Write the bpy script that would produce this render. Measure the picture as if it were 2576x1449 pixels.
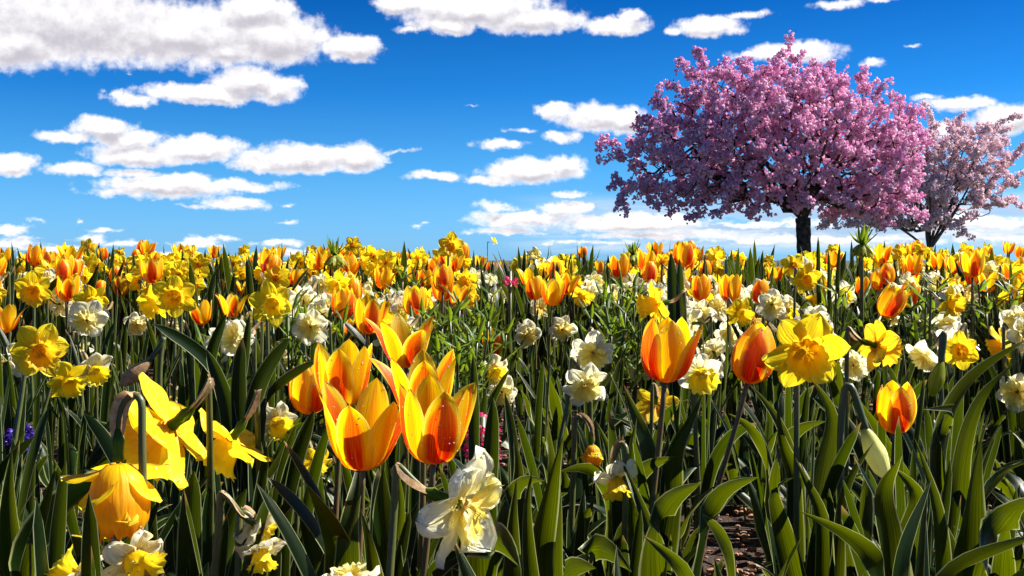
import bpy, math, random
import numpy as np
from mathutils import Vector, Matrix, Quaternion

# ---------------------------------------------------------------- camera, sky, sun, exposure
for _o in list(bpy.data.objects):
    bpy.data.objects.remove(_o, do_unlink=True)
scene = bpy.context.scene
COL = scene.collection
random.seed(11)
rng = np.random.default_rng(11)
F = 2762.0            # focal length, in pixels of a 2576 px wide view
EYE = 0.52            # height of the eye over the near soil
HZ = 655.0            # row of the horizon in that view

cam_data = bpy.data.cameras.new("camera")
cam_data.sensor_width = 36.0
cam_data.lens = 36.0 * F / 2576.0
cam_data.shift_y = -(724.5 - HZ) / 2576.0
cam_data.clip_start = 0.02
cam_data.clip_end = 8000.0
cam = bpy.data.objects.new("camera", cam_data)
cam.location = (0, 0, EYE)
cam.rotation_euler = (math.radians(90), 0, 0)
COL.objects.link(cam)
scene.camera = cam

SUN_AZ = math.radians(76)      # to the right of the view direction (+Y)
SUN_EL = math.radians(44)
scene.view_settings.view_transform = 'Standard'
scene.view_settings.look = 'None'
scene.view_settings.exposure = 1.35
scene.view_settings.gamma = 1.0
scene.cycles.max_bounces = 6
scene.cycles.diffuse_bounces = 5
scene.cycles.transparent_max_bounces = 8
scene.cycles.use_denoising = True

sd = bpy.data.lights.new("sun", 'SUN')
sd.energy = 5.0
sd.angle = math.radians(0.5)
sd.color = (1.0, 0.95, 0.86)
sun = bpy.data.objects.new("sun", sd)
_d = Vector((math.sin(SUN_AZ) * math.cos(SUN_EL), math.cos(SUN_AZ) * math.cos(SUN_EL), math.sin(SUN_EL)))
sun.rotation_euler = _d.to_track_quat('Z', 'Y').to_euler()
COL.objects.link(sun)

# ---------------------------------------------------------------- node helpers
class NT:
    def __init__(s, tree):
        s.t = tree
    def n(s, typ, ins=None, **props):
        nd = s.t.nodes.new(typ)
        for k, v in props.items():
            setattr(nd, k, v)
        if ins:
            for k, v in ins.items():
                sock = nd.inputs[k]
                if isinstance(v, bpy.types.NodeSocket):
                    s.t.links.new(v, sock)
                else:
                    sock.default_value = v
        return nd
    def m(s, op, a, b=None, c=None, clamp=False):
        ins = {0: a}
        if b is not None: ins[1] = b
        if c is not None: ins[2] = c
        nd = s.n('ShaderNodeMath', ins, operation=op)
        nd.use_clamp = clamp
        return nd.outputs[0]
    def v(s, op, a, b=None, c=None, out=0):
        ins = {0: a}
        if b is not None: ins[1] = b
        if c is not None: ins[2] = c
        return s.n('ShaderNodeVectorMath', ins, operation=op).outputs[out]
    def ss(s, x, lo, hi, a=0.0, b=1.0):
        nd = s.n('ShaderNodeMapRange', {0: x, 1: lo, 2: hi, 3: a, 4: b}, interpolation_type='SMOOTHSTEP')
        return nd.outputs[0]
    def mix(s, f, a, b, mode='MIX'):
        nd = s.n('ShaderNodeMix', None, data_type='RGBA', blend_type=mode)
        for k, v in ((0, f), (6, a), (7, b)):
            if isinstance(v, bpy.types.NodeSocket):
                s.t.links.new(v, nd.inputs[k])
            else:
                nd.inputs[k].default_value = v if k == 0 else (tuple(v) + (1,) if len(v) == 3 else v)
        return nd.outputs[2]
    def link(s, a, b):
        s.t.links.new(a, b)

# ---------------------------------------------------------------- sky with clouds
CLOUDS = [  # (x, y, rx, ry) seen from the field, in view pixels; turned into azimuth and height below
 (180,50,330,105),(450,85,330,80),(690,95,170,66),(640,30,120,42),(890,120,72,34),(40,110,160,55),(560,130,120,36),
 (630,205,110,36),(520,236,180,26),(330,248,70,15),(283,238,26,12),(700,225,70,34),
 (265,322,85,27),(320,350,110,24),(180,345,95,16),(500,372,120,32),(350,390,150,26),(760,400,190,36),(900,395,78,36),(650,415,90,18),
 (30,414,82,26),(190,424,85,17),(340,434,80,13),
 (420,472,200,30),(590,466,140,15),(460,455,80,20),(290,486,90,12),
 (600,513,88,16),(480,520,40,5),(718,518,26,5),(95,551,18,5),(200,551,15,5),(732,559,38,5),(260,580,45,6),
 (35,578,55,14),(50,600,55,7),(240,600,50,10),(320,612,65,10),(30,615,80,13),(140,628,70,9),(500,608,70,12),(570,604,35,9),
 (700,612,60,9),(740,634,60,10),(410,640,45,7),
 (1190,25,220,42),(1000,10,85,26),(1330,52,150,33),(1120,62,90,26),(1040,76,45,9),(1545,66,90,22),(1595,42,42,20),
 (1790,68,84,27),(1880,40,60,9),(1700,80,36,9),(2115,10,80,11),(2200,2,50,5),
 (2000,132,125,27),(1880,138,60,10),(2190,158,40,11),
 (1500,298,100,36),(1400,280,42,20),(1570,300,60,34),(1312,327,30,7),(1410,345,50,17),
 (1255,363,64,13),(1335,430,130,33),(1420,412,58,24),(1095,441,82,13),(1240,452,60,15),
 (1435,489,55,10),(1250,520,55,14),(1310,550,150,22),(1420,525,80,20),(1270,580,100,12),(1600,560,220,26),(1700,592,260,13),(2020,604,330,11),(2420,560,190,20),(2490,600,150,11),(1930,562,240,9),(1480,612,160,8),
 (2400,262,100,18),(2530,300,110,36),(2330,246,55,8),(2390,330,60,20),
 (325,184,18,3),(1010,380,40,5),(965,400,24,5),(1195,265,22,3),(1055,566,18,3),(2300,118,14,3)]

def build_world():
    w = bpy.data.worlds.new("World")
    scene.world = w
    w.use_nodes = True
    t = w.node_tree
    t.nodes.clear()
    N = NT(t)
    # reusable group: signed cloud field at a sky position (x = azimuth, y = height, in 100 px units)
    g = bpy.data.node_groups.new("cloud_field", 'ShaderNodeTree')
    g.interface.new_socket("P", in_out='INPUT', socket_type='NodeSocketVector')
    g.interface.new_socket("F", in_out='OUTPUT', socket_type='NodeSocketFloat')
    G = NT(g)
    gi = g.nodes.new('NodeGroupInput'); go = g.nodes.new('NodeGroupOutput')
    P = gi.outputs[0]
    cur = None
    for (x, y, rx, ry) in CLOUDS:
        az = math.atan((x - 1288) / F)
        el = math.atan((HZ - y) / F * math.cos(az))
        cx, cy = az * F / 100, el * F / 100
        rx, ry = rx * math.cos(az) ** 2 / 100 * 1.04, ry / 100 * 1.1
        q = G.v('MULTIPLY_ADD', P, (1 / rx, 1 / ry, 0), (-cx / rx, -cy / ry, 0))
        L = G.v('LENGTH', q, out=1)
        L = G.m('MULTIPLY', G.m('SUBTRACT', L, 1.0), min(ry, 0.3) ** 0.7)   # same edge softness for big and small
        cur = L if cur is None else G.m('MINIMUM', cur, L)
    g.links.new(G.m('MULTIPLY', cur, -1.0), go.inputs[0])

    tc = t.nodes.new('ShaderNodeTexCoord')
    D = N.v('NORMALIZE', tc.outputs['Generated'])
    sx = N.n('ShaderNodeSeparateXYZ', {0: D})
    az = N.m('ARCTAN2', sx.outputs[0], sx.outputs[1])
    el = N.m('ARCSINE', sx.outputs[2])
    P = N.n('ShaderNodeCombineXYZ', {0: N.m('MULTIPLY', az, F / 100), 1: N.m('MULTIPLY', el, F / 100), 2: 0.0}).outputs[0]
    # billow: noise that gets finer and flatter towards the horizon
    flat = N.m('ADD', 1.0, N.m('DIVIDE', 2.4, N.m('ADD', N.m('MAXIMUM', N.m('MULTIPLY', el, F / 100), 0.0), 0.8)))
    Q = N.v('MULTIPLY', P, N.n('ShaderNodeCombineXYZ', {0: 1.0, 1: flat, 2: 1.0}).outputs[0])
    n1 = N.n('ShaderNodeTexNoise', {'Vector': Q, 'Scale': 1.0, 'Detail': 7.0, 'Roughness': 0.62}, noise_dimensions='2D')
    nc = N.v('SUBTRACT', n1.outputs['Color'], (0.5, 0.5, 0.5))
    W = N.v('MULTIPLY_ADD', nc, (1.0, 0.42, 0.0), P)
    def grp(p):
        nd = t.nodes.new('ShaderNodeGroup'); nd.node_tree = g
        N.link(p, nd.inputs[0]); return nd.outputs[0]
    n2 = N.n('ShaderNodeTexNoise', {'Vector': Q, 'Scale': 2.6, 'Detail': 9.0, 'Roughness': 0.6}, noise_dimensions='2D')
    nz = N.m('SUBTRACT', n2.outputs[0], 0.5)
    f0 = grp(W)
    f1 = grp(N.v('ADD', W, (-0.06, 0.24, 0.0)))
    fn = N.m('MULTIPLY_ADD', nz, 0.29, f0)
    # thin streaky bank low over the horizon on the right
    Sv = N.v('MULTIPLY', P, (0.32, 2.6, 1.0))
    n3 = N.n('ShaderNodeTexNoise', {'Vector': Sv, 'Scale': 1.0, 'Detail': 7.0, 'Roughness': 0.6, 'Distortion': 0.5}, noise_dimensions='2D')
    band = N.m('MULTIPLY', N.ss(P_y(N, P), 0.1, 0.5), N.ss(P_y(N, P), 1.75, 1.05))
    bandx = N.ss(P_x(N, P), -0.6, 2.0)
    sm = N.m('MULTIPLY', N.m('MULTIPLY', band, bandx), N.ss(n3.outputs[0], 0.30, 0.54), clamp=True)
    dens = N.ss(fn, -0.04, 0.17)
    dens = N.m('MAXIMUM', dens, N.m('MULTIPLY', sm, 0.85))
    # shading of cumulus: top lit, soft lavender grey base
    lit = N.m('MULTIPLY_ADD', nz, 0.42, N.m('SUBTRACT', f0, f1))
    shade = N.ss(lit, -0.20, 0.26)
    thick = N.ss(f0, 0.0, 0.22)
    body = N.m('SUBTRACT', 1.0, N.m('MULTIPLY', thick, N.m('SUBTRACT', 1.0, shade)))
    ccol = N.mix(body, (0.43, 0.41, 0.46), (0.83, 0.82, 0.825))
    scol = N.mix(N.ss(n3.outputs[0], 0.4, 0.66), (0.20, 0.33, 0.52), (0.62, 0.65, 0.70))
    ccol = N.mix(N.m('MULTIPLY', sm, N.m('SUBTRACT', 1.0, N.ss(fn, 0.0, 0.1))), ccol, scol)
    # clear sky: physical sky, deepened to the polarised blue of the photograph
    sky = N.n('ShaderNodeTexSky', None, sky_type='NISHITA')
    sky.sun_disc = False
    sky.sun_elevation = SUN_EL
    sky.sun_rotation = SUN_AZ
    sky.air_density = 1.2; sky.dust_density = 0.3; sky.ozone_density = 3.0
    r = N.n('ShaderNodeValToRGB', {0: N.m('MULTIPLY', sx.outputs[2], 2.0)})
    cr = r.color_ramp
    cr.elements[0].position = 0.0; cr.elements[0].color = SKYC[0] + (1,)
    cr.elements[1].position = 1.0; cr.elements[1].color = SKYC[5] + (1,)
    for p, c in ((0.08, SKYC[1]), (0.17, SKYC[2]), (0.30, SKYC[3]), (0.46, SKYC[4])):
        e = cr.elements.new(p); e.color = c + (1,)
    bw = N.n('ShaderNodeRGBToBW', {0: sky.outputs[0]}).outputs[0]
    bw = N.n('ShaderNodeCombineXYZ', {0: bw, 1: bw, 2: bw}).outputs[0]
    skyc = N.mix(1.0, bw, r.outputs[0], 'MULTIPLY')
    skyv = N.n('ShaderNodeVectorMath', {0: skyc, 'Scale': SKY_STR}, operation='SCALE').outputs[0]
    col = N.mix(dens, skyv, N.n('ShaderNodeVectorMath', {0: ccol, 'Scale': 0.56}, operation='SCALE').outputs[0])
    bg = N.n('ShaderNodeBackground', {'Color': col, 'Strength': 1.0})
    out = t.nodes.new('ShaderNodeOutputWorld')
    N.link(bg.outputs[0], out.inputs[0])
    w.cycles.sampling_method = 'NONE'

def P_x(N, P):
    return N.n('ShaderNodeSeparateXYZ', {0: P}).outputs[0]
def P_y(N, P):
    return N.n('ShaderNodeSeparateXYZ', {0: P}).outputs[1]
SKY_STR = 0.072
SKYC = [(.27, .60, .90), (.17, .52, .92), (.09, .44, .94), (.025, .31, .94), (.006, .20, .80), (.004, .14, .60)]
build_world()

# ---------------------------------------------------------------- materials
def newmat(name):
    m = bpy.data.materials.new(name)
    m.use_nodes = True
    t = m.node_tree
    t.nodes.clear()
    return m, NT(t)

def out(N, sh):
    o = N.t.nodes.new('ShaderNodeOutputMaterial')
    N.link(sh, o.inputs[0])

def thin(N, col, tcol, rough, spec, trans, bump=None, coat=0.0):
    """leaf-like sheet: reflecting surface mixed with light that shines through"""
    ins = {'Base Color': col, 'Roughness': rough, 'Specular IOR Level': spec, 'Coat Weight': coat, 'Coat Roughness': 0.12}
    if bump is not None: ins['Normal'] = bump
    p = N.n('ShaderNodeBsdfPrincipled', ins)
    ti = {'Color': tcol}
    if bump is not None: ti['Normal'] = bump
    tr = N.n('ShaderNodeBsdfTranslucent', ti)
    return N.n('ShaderNodeMixShader', {0: trans, 1: p.outputs[0], 2: tr.outputs[0]}).outputs[0]

def uvs(N):
    uv = N.n('ShaderNodeUVMap').outputs[0]
    s = N.n('ShaderNodeSeparateXYZ', {0: uv})
    u = N.m('ABSOLUTE', N.m('MULTIPLY_ADD', s.outputs[0], 2.0, -1.0))
    return uv, u, s.outputs[1], N.n('ShaderNodeObjectInfo').outputs['Random']

def veins(N, uv, sx_, sy_, strength=0.25, dist=0.0006):
    q = N.v('MULTIPLY', uv, (sx_, sy_, 1))
    n = N.n('ShaderNodeTexNoise', {'Vector': q, 'Scale': 1.0, 'Detail': 3.0}, noise_dimensions='2D')
    b = N.n('ShaderNodeBump', {'Strength': strength, 'Distance': dist, 'Height': n.outputs[0]})
    return n.outputs[0], b.outputs[0]

def mat_tulip(name, flame):
    m, N = newmat(name)
    uv, u, v, rnd = uvs(N)
    nv, b = veins(N, uv, 38, 1.8, 0.7)
    wob = N.m('MULTIPLY', N.m('SUBTRACT', nv, 0.5), 0.26)
    uu = N.m('ADD', u, wob)
    base = N.mix(N.m('MULTIPLY', N.ss(v, 0.45, 0.0), 0.7), (0.95, 0.66, 0.004), (0.93, 0.36, 0.003))
    base = N.mix(N.m('MULTIPLY', N.ss(uu, 0.72, 0.98), N.ss(v, 0.2, 0.5)), base, (0.92, 0.78, 0.10))
    hw = N.m('MULTIPLY', N.ss(v, 0.02, 0.22), N.ss(v, 1.06, 0.62))
    hw = N.m('MULTIPLY', hw, N.m('MULTIPLY_ADD', rnd, 0.30, 0.44 if flame > 0.5 else 0.10))
    k = N.m('SUBTRACT', hw, uu)
    fm = N.m('MULTIPLY', N.ss(k, -0.20, 0.12), flame)
    red = N.mix(N.ss(v, 0.80, 0.30), (0.88, 0.15, 0.003), (0.68, 0.016, 0.002))
    col = N.mix(fm, base, red)
    col = N.mix(N.m('MULTIPLY', N.ss(nv, 0.52, 0.36), 0.42), col, (0.86, 0.36, 0.004))
    tcol = N.mix(1.0, col, (1.0, 0.97, 0.8), 'MULTIPLY')
    out(N, thin(N, col, tcol, 0.38, 0.4, 0.6, b, 0.08))
    return m

def mat_petal(name, c_in, c_out, c_edge, trans=0.5, rough=0.5, sx_=14):
    m, N = newmat(name)
    uv, u, v, rnd = uvs(N)
    nv, b = veins(N, uv, sx_, 1.6, 0.9, 0.0012)
    base = N.mix(N.ss(v, 0.0, 0.55), c_in, c_out)
    base = N.mix(N.ss(N.m('ADD', v, N.m('MULTIPLY', nv, 0.3)), 0.85, 1.2), base, c_edge)
    base = N.mix(N.m('MULTIPLY', N.ss(nv, 0.55, 0.35), 0.35), base, c_in)
    hs = N.n('ShaderNodeHueSaturation', {'Hue': N.m('MULTIPLY_ADD', rnd, 0.016, 0.492), 'Value': N.m('MULTIPLY_ADD', rnd, 0.14, 0.92), 'Color': base})
    tc = N.mix(0.3, hs.outputs[0], (1.0, 0.82, 0.04) if c_edge[2] < .4 else (1.0, 0.97, 0.8))
    out(N, thin(N, hs.outputs[0], tc, rough, 0.3, trans, b, 0.05))
    return m

def mat_leaf(name, c1, c2, t1, edge, trans=0.36, rough=0.34):
    m, N = newmat(name)
    uv, u, v, rnd = uvs(N)
    nv, b = veins(N, uv, 22, 1.2, 0.35, 0.0008)
    col = N.mix(rnd, c1, c2)
    col = N.mix(N.m('MULTIPLY', nv, 0.5), col, tuple(0.45 * x for x in c1))
    tc = N.mix(N.ss(nv, 0.3, 0.7), t1, tuple(0.55 * x for x in t1))
    em = N.ss(u, 0.86, 0.95)  # pale leaf margin, which also paints in the bright backlit rim
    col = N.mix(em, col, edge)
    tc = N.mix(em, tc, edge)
    br = N.m('MULTIPLY', N.ss(N.m('ADD', v, N.m('MULTIPLY', nv, 0.08)), 0.985, 1.03), N.ss(rnd, 0.66, 0.72))   # withered tips on some leaves
    col = N.mix(br, col, (0.34, 0.20, 0.07)); tc = N.mix(br, tc, (0.30, 0.18, 0.05))
    out(N, thin(N, col, tc, rough, 0.2, trans, b, 0.0))
    return m

def mat_plain(name, c1, c2, rough=0.6, spec=0.4, scale=40.0, bump=0.0, trans=0.0):
    m, N = newmat(name)
    tc = N.t.nodes.new('ShaderNodeTexCoord')
    n = N.n('ShaderNodeTexNoise', {'Vector': tc.outputs['Object'], 'Scale': scale, 'Detail': 5.0, 'Roughness': 0.65})
    col = N.mix(N.ss(n.outputs[0], 0.35, 0.65), c1, c2)
    b = None
    if bump:
        b = N.n('ShaderNodeBump', {'Strength': 0.8, 'Distance': bump, 'Height': n.outputs[0]}).outputs[0]
    out(N, thin(N, col, col, rough, spec, trans, b))
    return m

M = {}
M['tulip_outer'] = mat_tulip('tulip_petal_flamed', 1.0)
M['tulip_inner'] = mat_tulip('tulip_petal_yellow', 0.45)
M['daff'] = mat_petal('daffodil_petal', (0.96, 0.60, 0.003), (0.98, 0.72, 0.006), (0.98, 0.82, 0.05), 0.52)
M['daff_cup'] = mat_petal('daffodil_trumpet', (0.95, 0.44, 0.003), (0.96, 0.54, 0.005), (0.97, 0.68, 0.02), 0.55, 0.5, 60)
M['hang_cup'] = mat_petal('hanging_cup', (0.97, 0.62, 0.006), (0.96, 0.42, 0.004), (0.94, 0.28, 0.003), 0.55, 0.5, 30)
M['orange_cup'] = mat_petal('orange_cup', (0.86, 0.20, 0.004), (0.88, 0.24, 0.005), (0.9, 0.4, 0.01), 0.5, 0.5, 60)
M['cream'] = mat_petal('cream_petal', (0.90, 0.78, 0.22), (0.94, 0.90, 0.62), (0.95, 0.94, 0.84), 0.5)
M['cream_cup'] = mat_petal('pale_yellow_split_cup', (0.92, 0.62, 0.02), (0.94, 0.80, 0.16), (0.95, 0.88, 0.5), 0.5, 0.5, 26)
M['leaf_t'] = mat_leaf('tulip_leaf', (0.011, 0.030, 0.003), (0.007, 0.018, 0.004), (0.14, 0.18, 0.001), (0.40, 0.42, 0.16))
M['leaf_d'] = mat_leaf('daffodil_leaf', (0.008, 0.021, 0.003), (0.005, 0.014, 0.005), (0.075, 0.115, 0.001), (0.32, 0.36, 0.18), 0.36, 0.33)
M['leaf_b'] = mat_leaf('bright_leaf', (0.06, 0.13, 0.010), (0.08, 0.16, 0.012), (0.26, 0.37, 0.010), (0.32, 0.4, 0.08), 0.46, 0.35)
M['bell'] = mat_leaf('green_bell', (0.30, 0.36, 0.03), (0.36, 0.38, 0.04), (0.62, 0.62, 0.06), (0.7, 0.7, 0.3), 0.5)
M['stem'] = mat_plain('green_stem', (0.06, 0.085, 0.02), (0.09, 0.09, 0.025), 0.42, 0.5, 60, 0.0005)
M['stem_b'] = mat_plain('tulip_stem', (0.085, 0.085, 0.025), (0.13, 0.075, 0.03), 0.45, 0.5, 50, 0.0005)
M['spathe'] = mat_plain('papery_spathe', (0.42, 0.24, 0.10), (0.62, 0.42, 0.24), 0.6, 0.3, 160, 0.001, 0.35)
M['purple'] = mat_plain('purple_floret', (0.04, 0.015, 0.25), (0.08, 0.03, 0.40), 0.4, 0.4, 100, 0, 0.4)
M['pink'] = mat_plain('pink_floret', (0.75, 0.01, 0.12), (0.85, 0.05, 0.25), 0.4, 0.4, 100, 0, 0.4)

# ---------------------------------------------------------------- mesh helpers
def mesh(name, V, Fc, UV=None, mats=(), midx=None):
    me = bpy.data.meshes.new(name)
    me.from_pydata([tuple(map(float, p)) for p in V], [], [tuple(map(int, f)) for f in Fc])
    for m in mats: me.materials.append(m)
    if UV is not None:
        l = me.uv_layers.new(name="UVMap")
        idx = np.empty(len(me.loops), dtype=np.int64)
        me.loops.foreach_get('vertex_index', idx)
        l.data.foreach_set('uv', np.asarray(UV, dtype=np.float32)[idx].ravel())
    me.polygons.foreach_set('use_smooth', [True] * len(me.polygons))
    if midx is not None:
        me.polygons.foreach_set('material_index', midx)
    me.update()
    return me

class Geo:
    """collects grids / tubes, with a material slot each, into one mesh"""
    def __init__(s): s.V = []; s.F = []; s.UV = []; s.M = []; s.n = 0
    def add(s, V, Fc, UV, mi=0, T=None):
        V = np.asarray(V, float)
        if T is not None:
            T = np.array(T)
            V = V @ T[:3, :3].T + T[:3, 3]
        s.V.append(V); s.UV.append(np.asarray(UV, float))
        s.F += [tuple(i + s.n for i in f) for f in Fc]
        s.M += [mi] * len(Fc); s.n += len(V)
        return s
    def mesh(s, name, mats):
        return mesh(name, np.concatenate(s.V), s.F, np.concatenate(s.UV), mats, s.M)

def grid(nu, nv):
    return [(j * nu + i, j * nu + i + 1, (j + 1) * nu + i + 1, (j + 1) * nu + i) for j in range(nv - 1) for i in range(nu - 1)]

def wprof(v, tab):
    return np.interp(v, tab[0], tab[1])

def tube(pts, rad, n=8, cap=True):
    pts = np.asarray(pts, float); k = len(pts)
    rad = np.broadcast_to(np.asarray(rad, float), (k,))
    T = np.gradient(pts, axis=0); T /= np.linalg.norm(T, axis=1)[:, None] + 1e-12
    ref = np.array([0, 1, 0.0]) if abs(T[0][1]) < 0.9 else np.array([1.0, 0, 0])
    V, UV = [], []
    for j in range(k):
        a = np.cross(T[j], ref); a /= np.linalg.norm(a) + 1e-12
        b = np.cross(T[j], a); ref = np.cross(a, T[j]) if False else ref
        for i in range(n):
            t = 2 * math.pi * i / n
            V.append(pts[j] + rad[j] * (math.cos(t) * a + math.sin(t) * b)); UV.append((i / n, j / (k - 1)))
    Fc = [(j * n + i, j * n + (i + 1) % n, (j + 1) * n + (i + 1) % n, (j + 1) * n + i) for j in range(k - 1) for i in range(n)]
    if cap:
        Fc.append(tuple(range((k - 1) * n, k * n)))
    return V, Fc, UV

def bez(p0, p1, p2, p3, n=14):
    t = np.linspace(0, 1, n)[:, None]
    p0, p1, p2, p3 = map(lambda q: np.asarray(q, float), (p0, p1, p2, p3))
    return (1 - t) ** 3 * p0 + 3 * (1 - t) ** 2 * t * p1 + 3 * (1 - t) * t * t * p2 + t ** 3 * p3

def strap(C, W, side, fold=0.25, wave=0.0, wk=18.0, ph=0.0, nu=7, curl=0.0):
    """blade along centre line C, half widths W, side vectors; V fold and wavy margin"""
    C = np.asarray(C, float); k = len(C)
    T = np.gradient(C, axis=0); T /= np.linalg.norm(T, axis=1)[:, None] + 1e-12
    S = np.asarray(side, float) - (np.asarray(side, float) * T).sum(1)[:, None] * T
    S /= np.linalg.norm(S, axis=1)[:, None] + 1e-12
    Nn = np.cross(S, T)
    V, UV = [], []
    for j in range(k):
        v = j / (k - 1)
        for i in range(nu):
            u = -1 + 2 * i / (nu - 1)
            h = fold * abs(u) ** 1.5 + wave * math.sin(wk * v + ph + (1.3 if u > 0 else 0)) * u * u
            V.append(C[j] + W[j] * (u * (1 - 0.25 * fold * abs(u)) * S[j] + h * Nn[j])); UV.append(((u + 1) / 2, v))
    return V, grid(nu, k), UV

# ---------------------------------------------------------------- blade variants (grow from the origin, bend to +X)
DW = ([0, .1, .5, .8, .92, .98, 1], [.75, .85, 1, .95, .72, .36, .05])
TW = ([0, .08, .25, .45, .65, .82, .93, 1], [.38, .6, .95, 1, .82, .5, .22, .0])
def blade(kind, L, bend, lean=0.1, twist=0.0, seed=0, hw=None, nv=16):
    r = random.Random(seed)
    v = np.linspace(0, 1, nv)
    th = lean + bend * v ** 1.7
    ds = L / (nv - 1)
    x = np.concatenate([[0], np.cumsum(np.sin(th[:-1]) * ds)])
    z = np.concatenate([[0], np.cumsum(np.cos(th[:-1]) * ds)])
    y = r.uniform(-.05, .05) * L * v ** 2
    C = np.stack([x, y, z], 1)
    ta = twist * v
    S = np.stack([-np.sin(ta) * 1.0, np.cos(ta), np.zeros(nv)], 1)
    if kind == 'd':
        hw = hw or r.uniform(.0080, .0130)
        return strap(C, hw * wprof(v, DW), S, r.uniform(.15, .4), 0, nu=5)
    hw = hw or r.uniform(.017, .026)
    return strap(C, hw * wprof(v, TW), S, r.uniform(.35, .65), r.uniform(.08, .3), r.uniform(12, 20), r.uniform(0, 6), nu=7)

DL = [mesh('leaf', *blade('d', random.uniform(.28, .38), b, random.uniform(.0, .12), random.uniform(-1.6, 1.6), 100 + i), mats=[M['leaf_d']])
      for i, b in enumerate((.05, .15, .3, .1, .5, .22, .9, .12, 1.4, .35, .05, .65))]
TL = [mesh('leaf', *blade('t', random.uniform(.19, .27), b, random.uniform(.12, .5), random.uniform(-1.1, 1.1), 200 + i), mats=[M['leaf_t']])
      for i, b in enumerate((.2, .6, 1.0, 1.9, 1.5, .7, .3, 1.2, .45, 1.6, 1.8, 1.1))]
BL = [mesh('leaf', *blade('t', random.uniform(.10, .14), b, .9, random.uniform(-.4, .4), 300 + i, hw=.009), mats=[M['leaf_b']])
      for i, b in enumerate((.3, .6, .9, .1, 1.2))]

# ---------------------------------------------------------------- petals
TPW = ([0, .08, .22, .42, .6, .76, .88, .96, 1], [.22, .52, .86, 1, .96, .78, .53, .26, .02])
def tulip_petal(opn, H=.08, inner=False, seed=0, flare=0.0):
    r = random.Random(seed)
    nv, nu = 15, 9
    v = np.linspace(0, 1, nv)
    kn = [0, .06, .18, .38, .58, .8, 1]
    rc = np.array([.03, .15, .29, .36, .36, .29, .13]); zc = np.array([0, .015, .11, .34, .56, .80, 1.0])
    ro = np.array([.03, .15, .30, .40, .46, .57, .74]); zo = np.array([0, .015, .11, .34, .55, .78, .97])
    kk = np.array(kn)
    rr = np.interp(v, kk, rc * (1 - opn) + ro * opn)
    zz = np.interp(v, kk, zc * (1 - opn) + zo * opn)
    # smooth the interpolated profile
    for _ in range(2):
        rr[1:-1] = (rr[:-2] + 2 * rr[1:-1] + rr[2:]) / 4; zz[1:-1] = (zz[:-2] + 2 * zz[1:-1] + zz[2:]) / 4
    rr = rr + flare * v ** 3
    zz = zz - abs(flare) * .35 * v ** 4
    if inner: rr = rr * .90; zz = zz * 1.01
    W = (.27 - .045 * opn if not inner else .29 - .045 * opn) * wprof(v, TPW)
    V, UV = [], []
    for j in range(nv):
        rho = max(rr[j] * 1.0, .20 + .10 * opn) if not inner else max(rr[j], .22)
        for i in range(nu):
            u = -1 + 2 * i / (nu - 1)
            ph = u * W[j] / rho
            tx = rho * math.sin(ph); ix = rr[j] - rho * (1 - math.cos(ph)) * .95
            ix += .012 * (1 - abs(u)) ** 3 * math.sin(math.pi * v[j])      # central rib
            ix += .012 * math.sin(7 * v[j] + seed + 3 * u) * abs(u)
            zz_ = zz[j] + .006 * math.sin(9 * u + seed) * v[j]
            V.append((ix * H, tx * H, zz_ * H)); UV.append(((u + 1) / 2, v[j]))
    return V, grid(nu, nv), UV

TEP = ([0, .1, .3, .55, .75, .9, .97, 1], [.30, .5, .88, 1, .86, .5, .24, .04])
def tepal(L=.042, W=.0165, back=0.0, seed=0, ruffle=0.0, cupz=.10):
    """daffodil petal: from near the axis (+Z) outwards along +X; back > 0 bends towards -Z"""
    r = random.Random(seed)
    nv, nu = 11, 7
    V, UV = [], []
    for j in range(nv):
        v = j / (nv - 1)
        x = .005 + L * v * (1 - .12 * back * v)
        z = -back * L * (v ** 1.5) + cupz * L * math.sin(math.pi * v * .9) * .5
        w = W * np.interp(v, *TEP)
        for i in range(nu):
            u = -1 + 2 * i / (nu - 1)
            zz = z + w * .22 * (u * u) * (1 if seed % 2 else -.4) - w * .10 * (1 - abs(u)) ** 2
            zz += ruffle * .003 * math.sin(8 * v + 4 * u + seed) * abs(u) * (0.3 + v) + .0016 * math.sin(5 * v + seed) * v + (1 + 3 * ruffle) * .0009 * math.sin(11 * u + seed)
            V.append((x, u * w * (1 + .06 * math.sin(9 * v + seed) * ruffle), zz)); UV.append(((u + 1) / 2, v))
    return V, grid(nu, nv), UV

def trumpet(L=.031, r0=.010, r1=.0165, flare=.0245, nf=12, amp=.0026, seed=0, barrel=False):
    nv, nu = 12, 49
    prof_v = [0, .15, .5, .75, .9, 1]
    V, UV = [], []
    for j in range(nv):
        v = j / (nv - 1)
        rad = np.interp(v, prof_v, [r0, (r0 + r1) / 2, r1, r1 * 1.12, (r1 + flare) / 2 * 1.0, flare])
        if barrel: rad = np.interp(v, prof_v, [.009, .0185, .0245, .0225, .0185, .0150])
        z = L * (v - .09 * max(0, v - .8) * 5 * .4)
        for i in range(nu):
            a = 2 * math.pi * i / (nu - 1)
            k = max(0, (v - .45) / .55) ** 1.6
            rr = rad * (1 + .03 * math.sin(6 * a) * v) + amp * k * math.sin(nf * a + seed) + amp * .5 * k * math.sin((nf * 2 + 1) * a + 2 * seed)
            zz = z + .0016 * k * math.sin(nf * a + seed + 1.5) + .0012 * k * math.sin(29 * a)
            V.append((rr * math.cos(a), rr * math.sin(a), zz)); UV.append((i / (nu - 1), v))
    # inner floor so one does not look through the tube
    Fc = grid(nu, nv)
    V.append((0, 0, .001)); UV.append((.5, 0))
    Fc += [(i + 1, i, len(V) - 1) for i in range(nu - 1)]
    return V, Fc, UV

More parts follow.
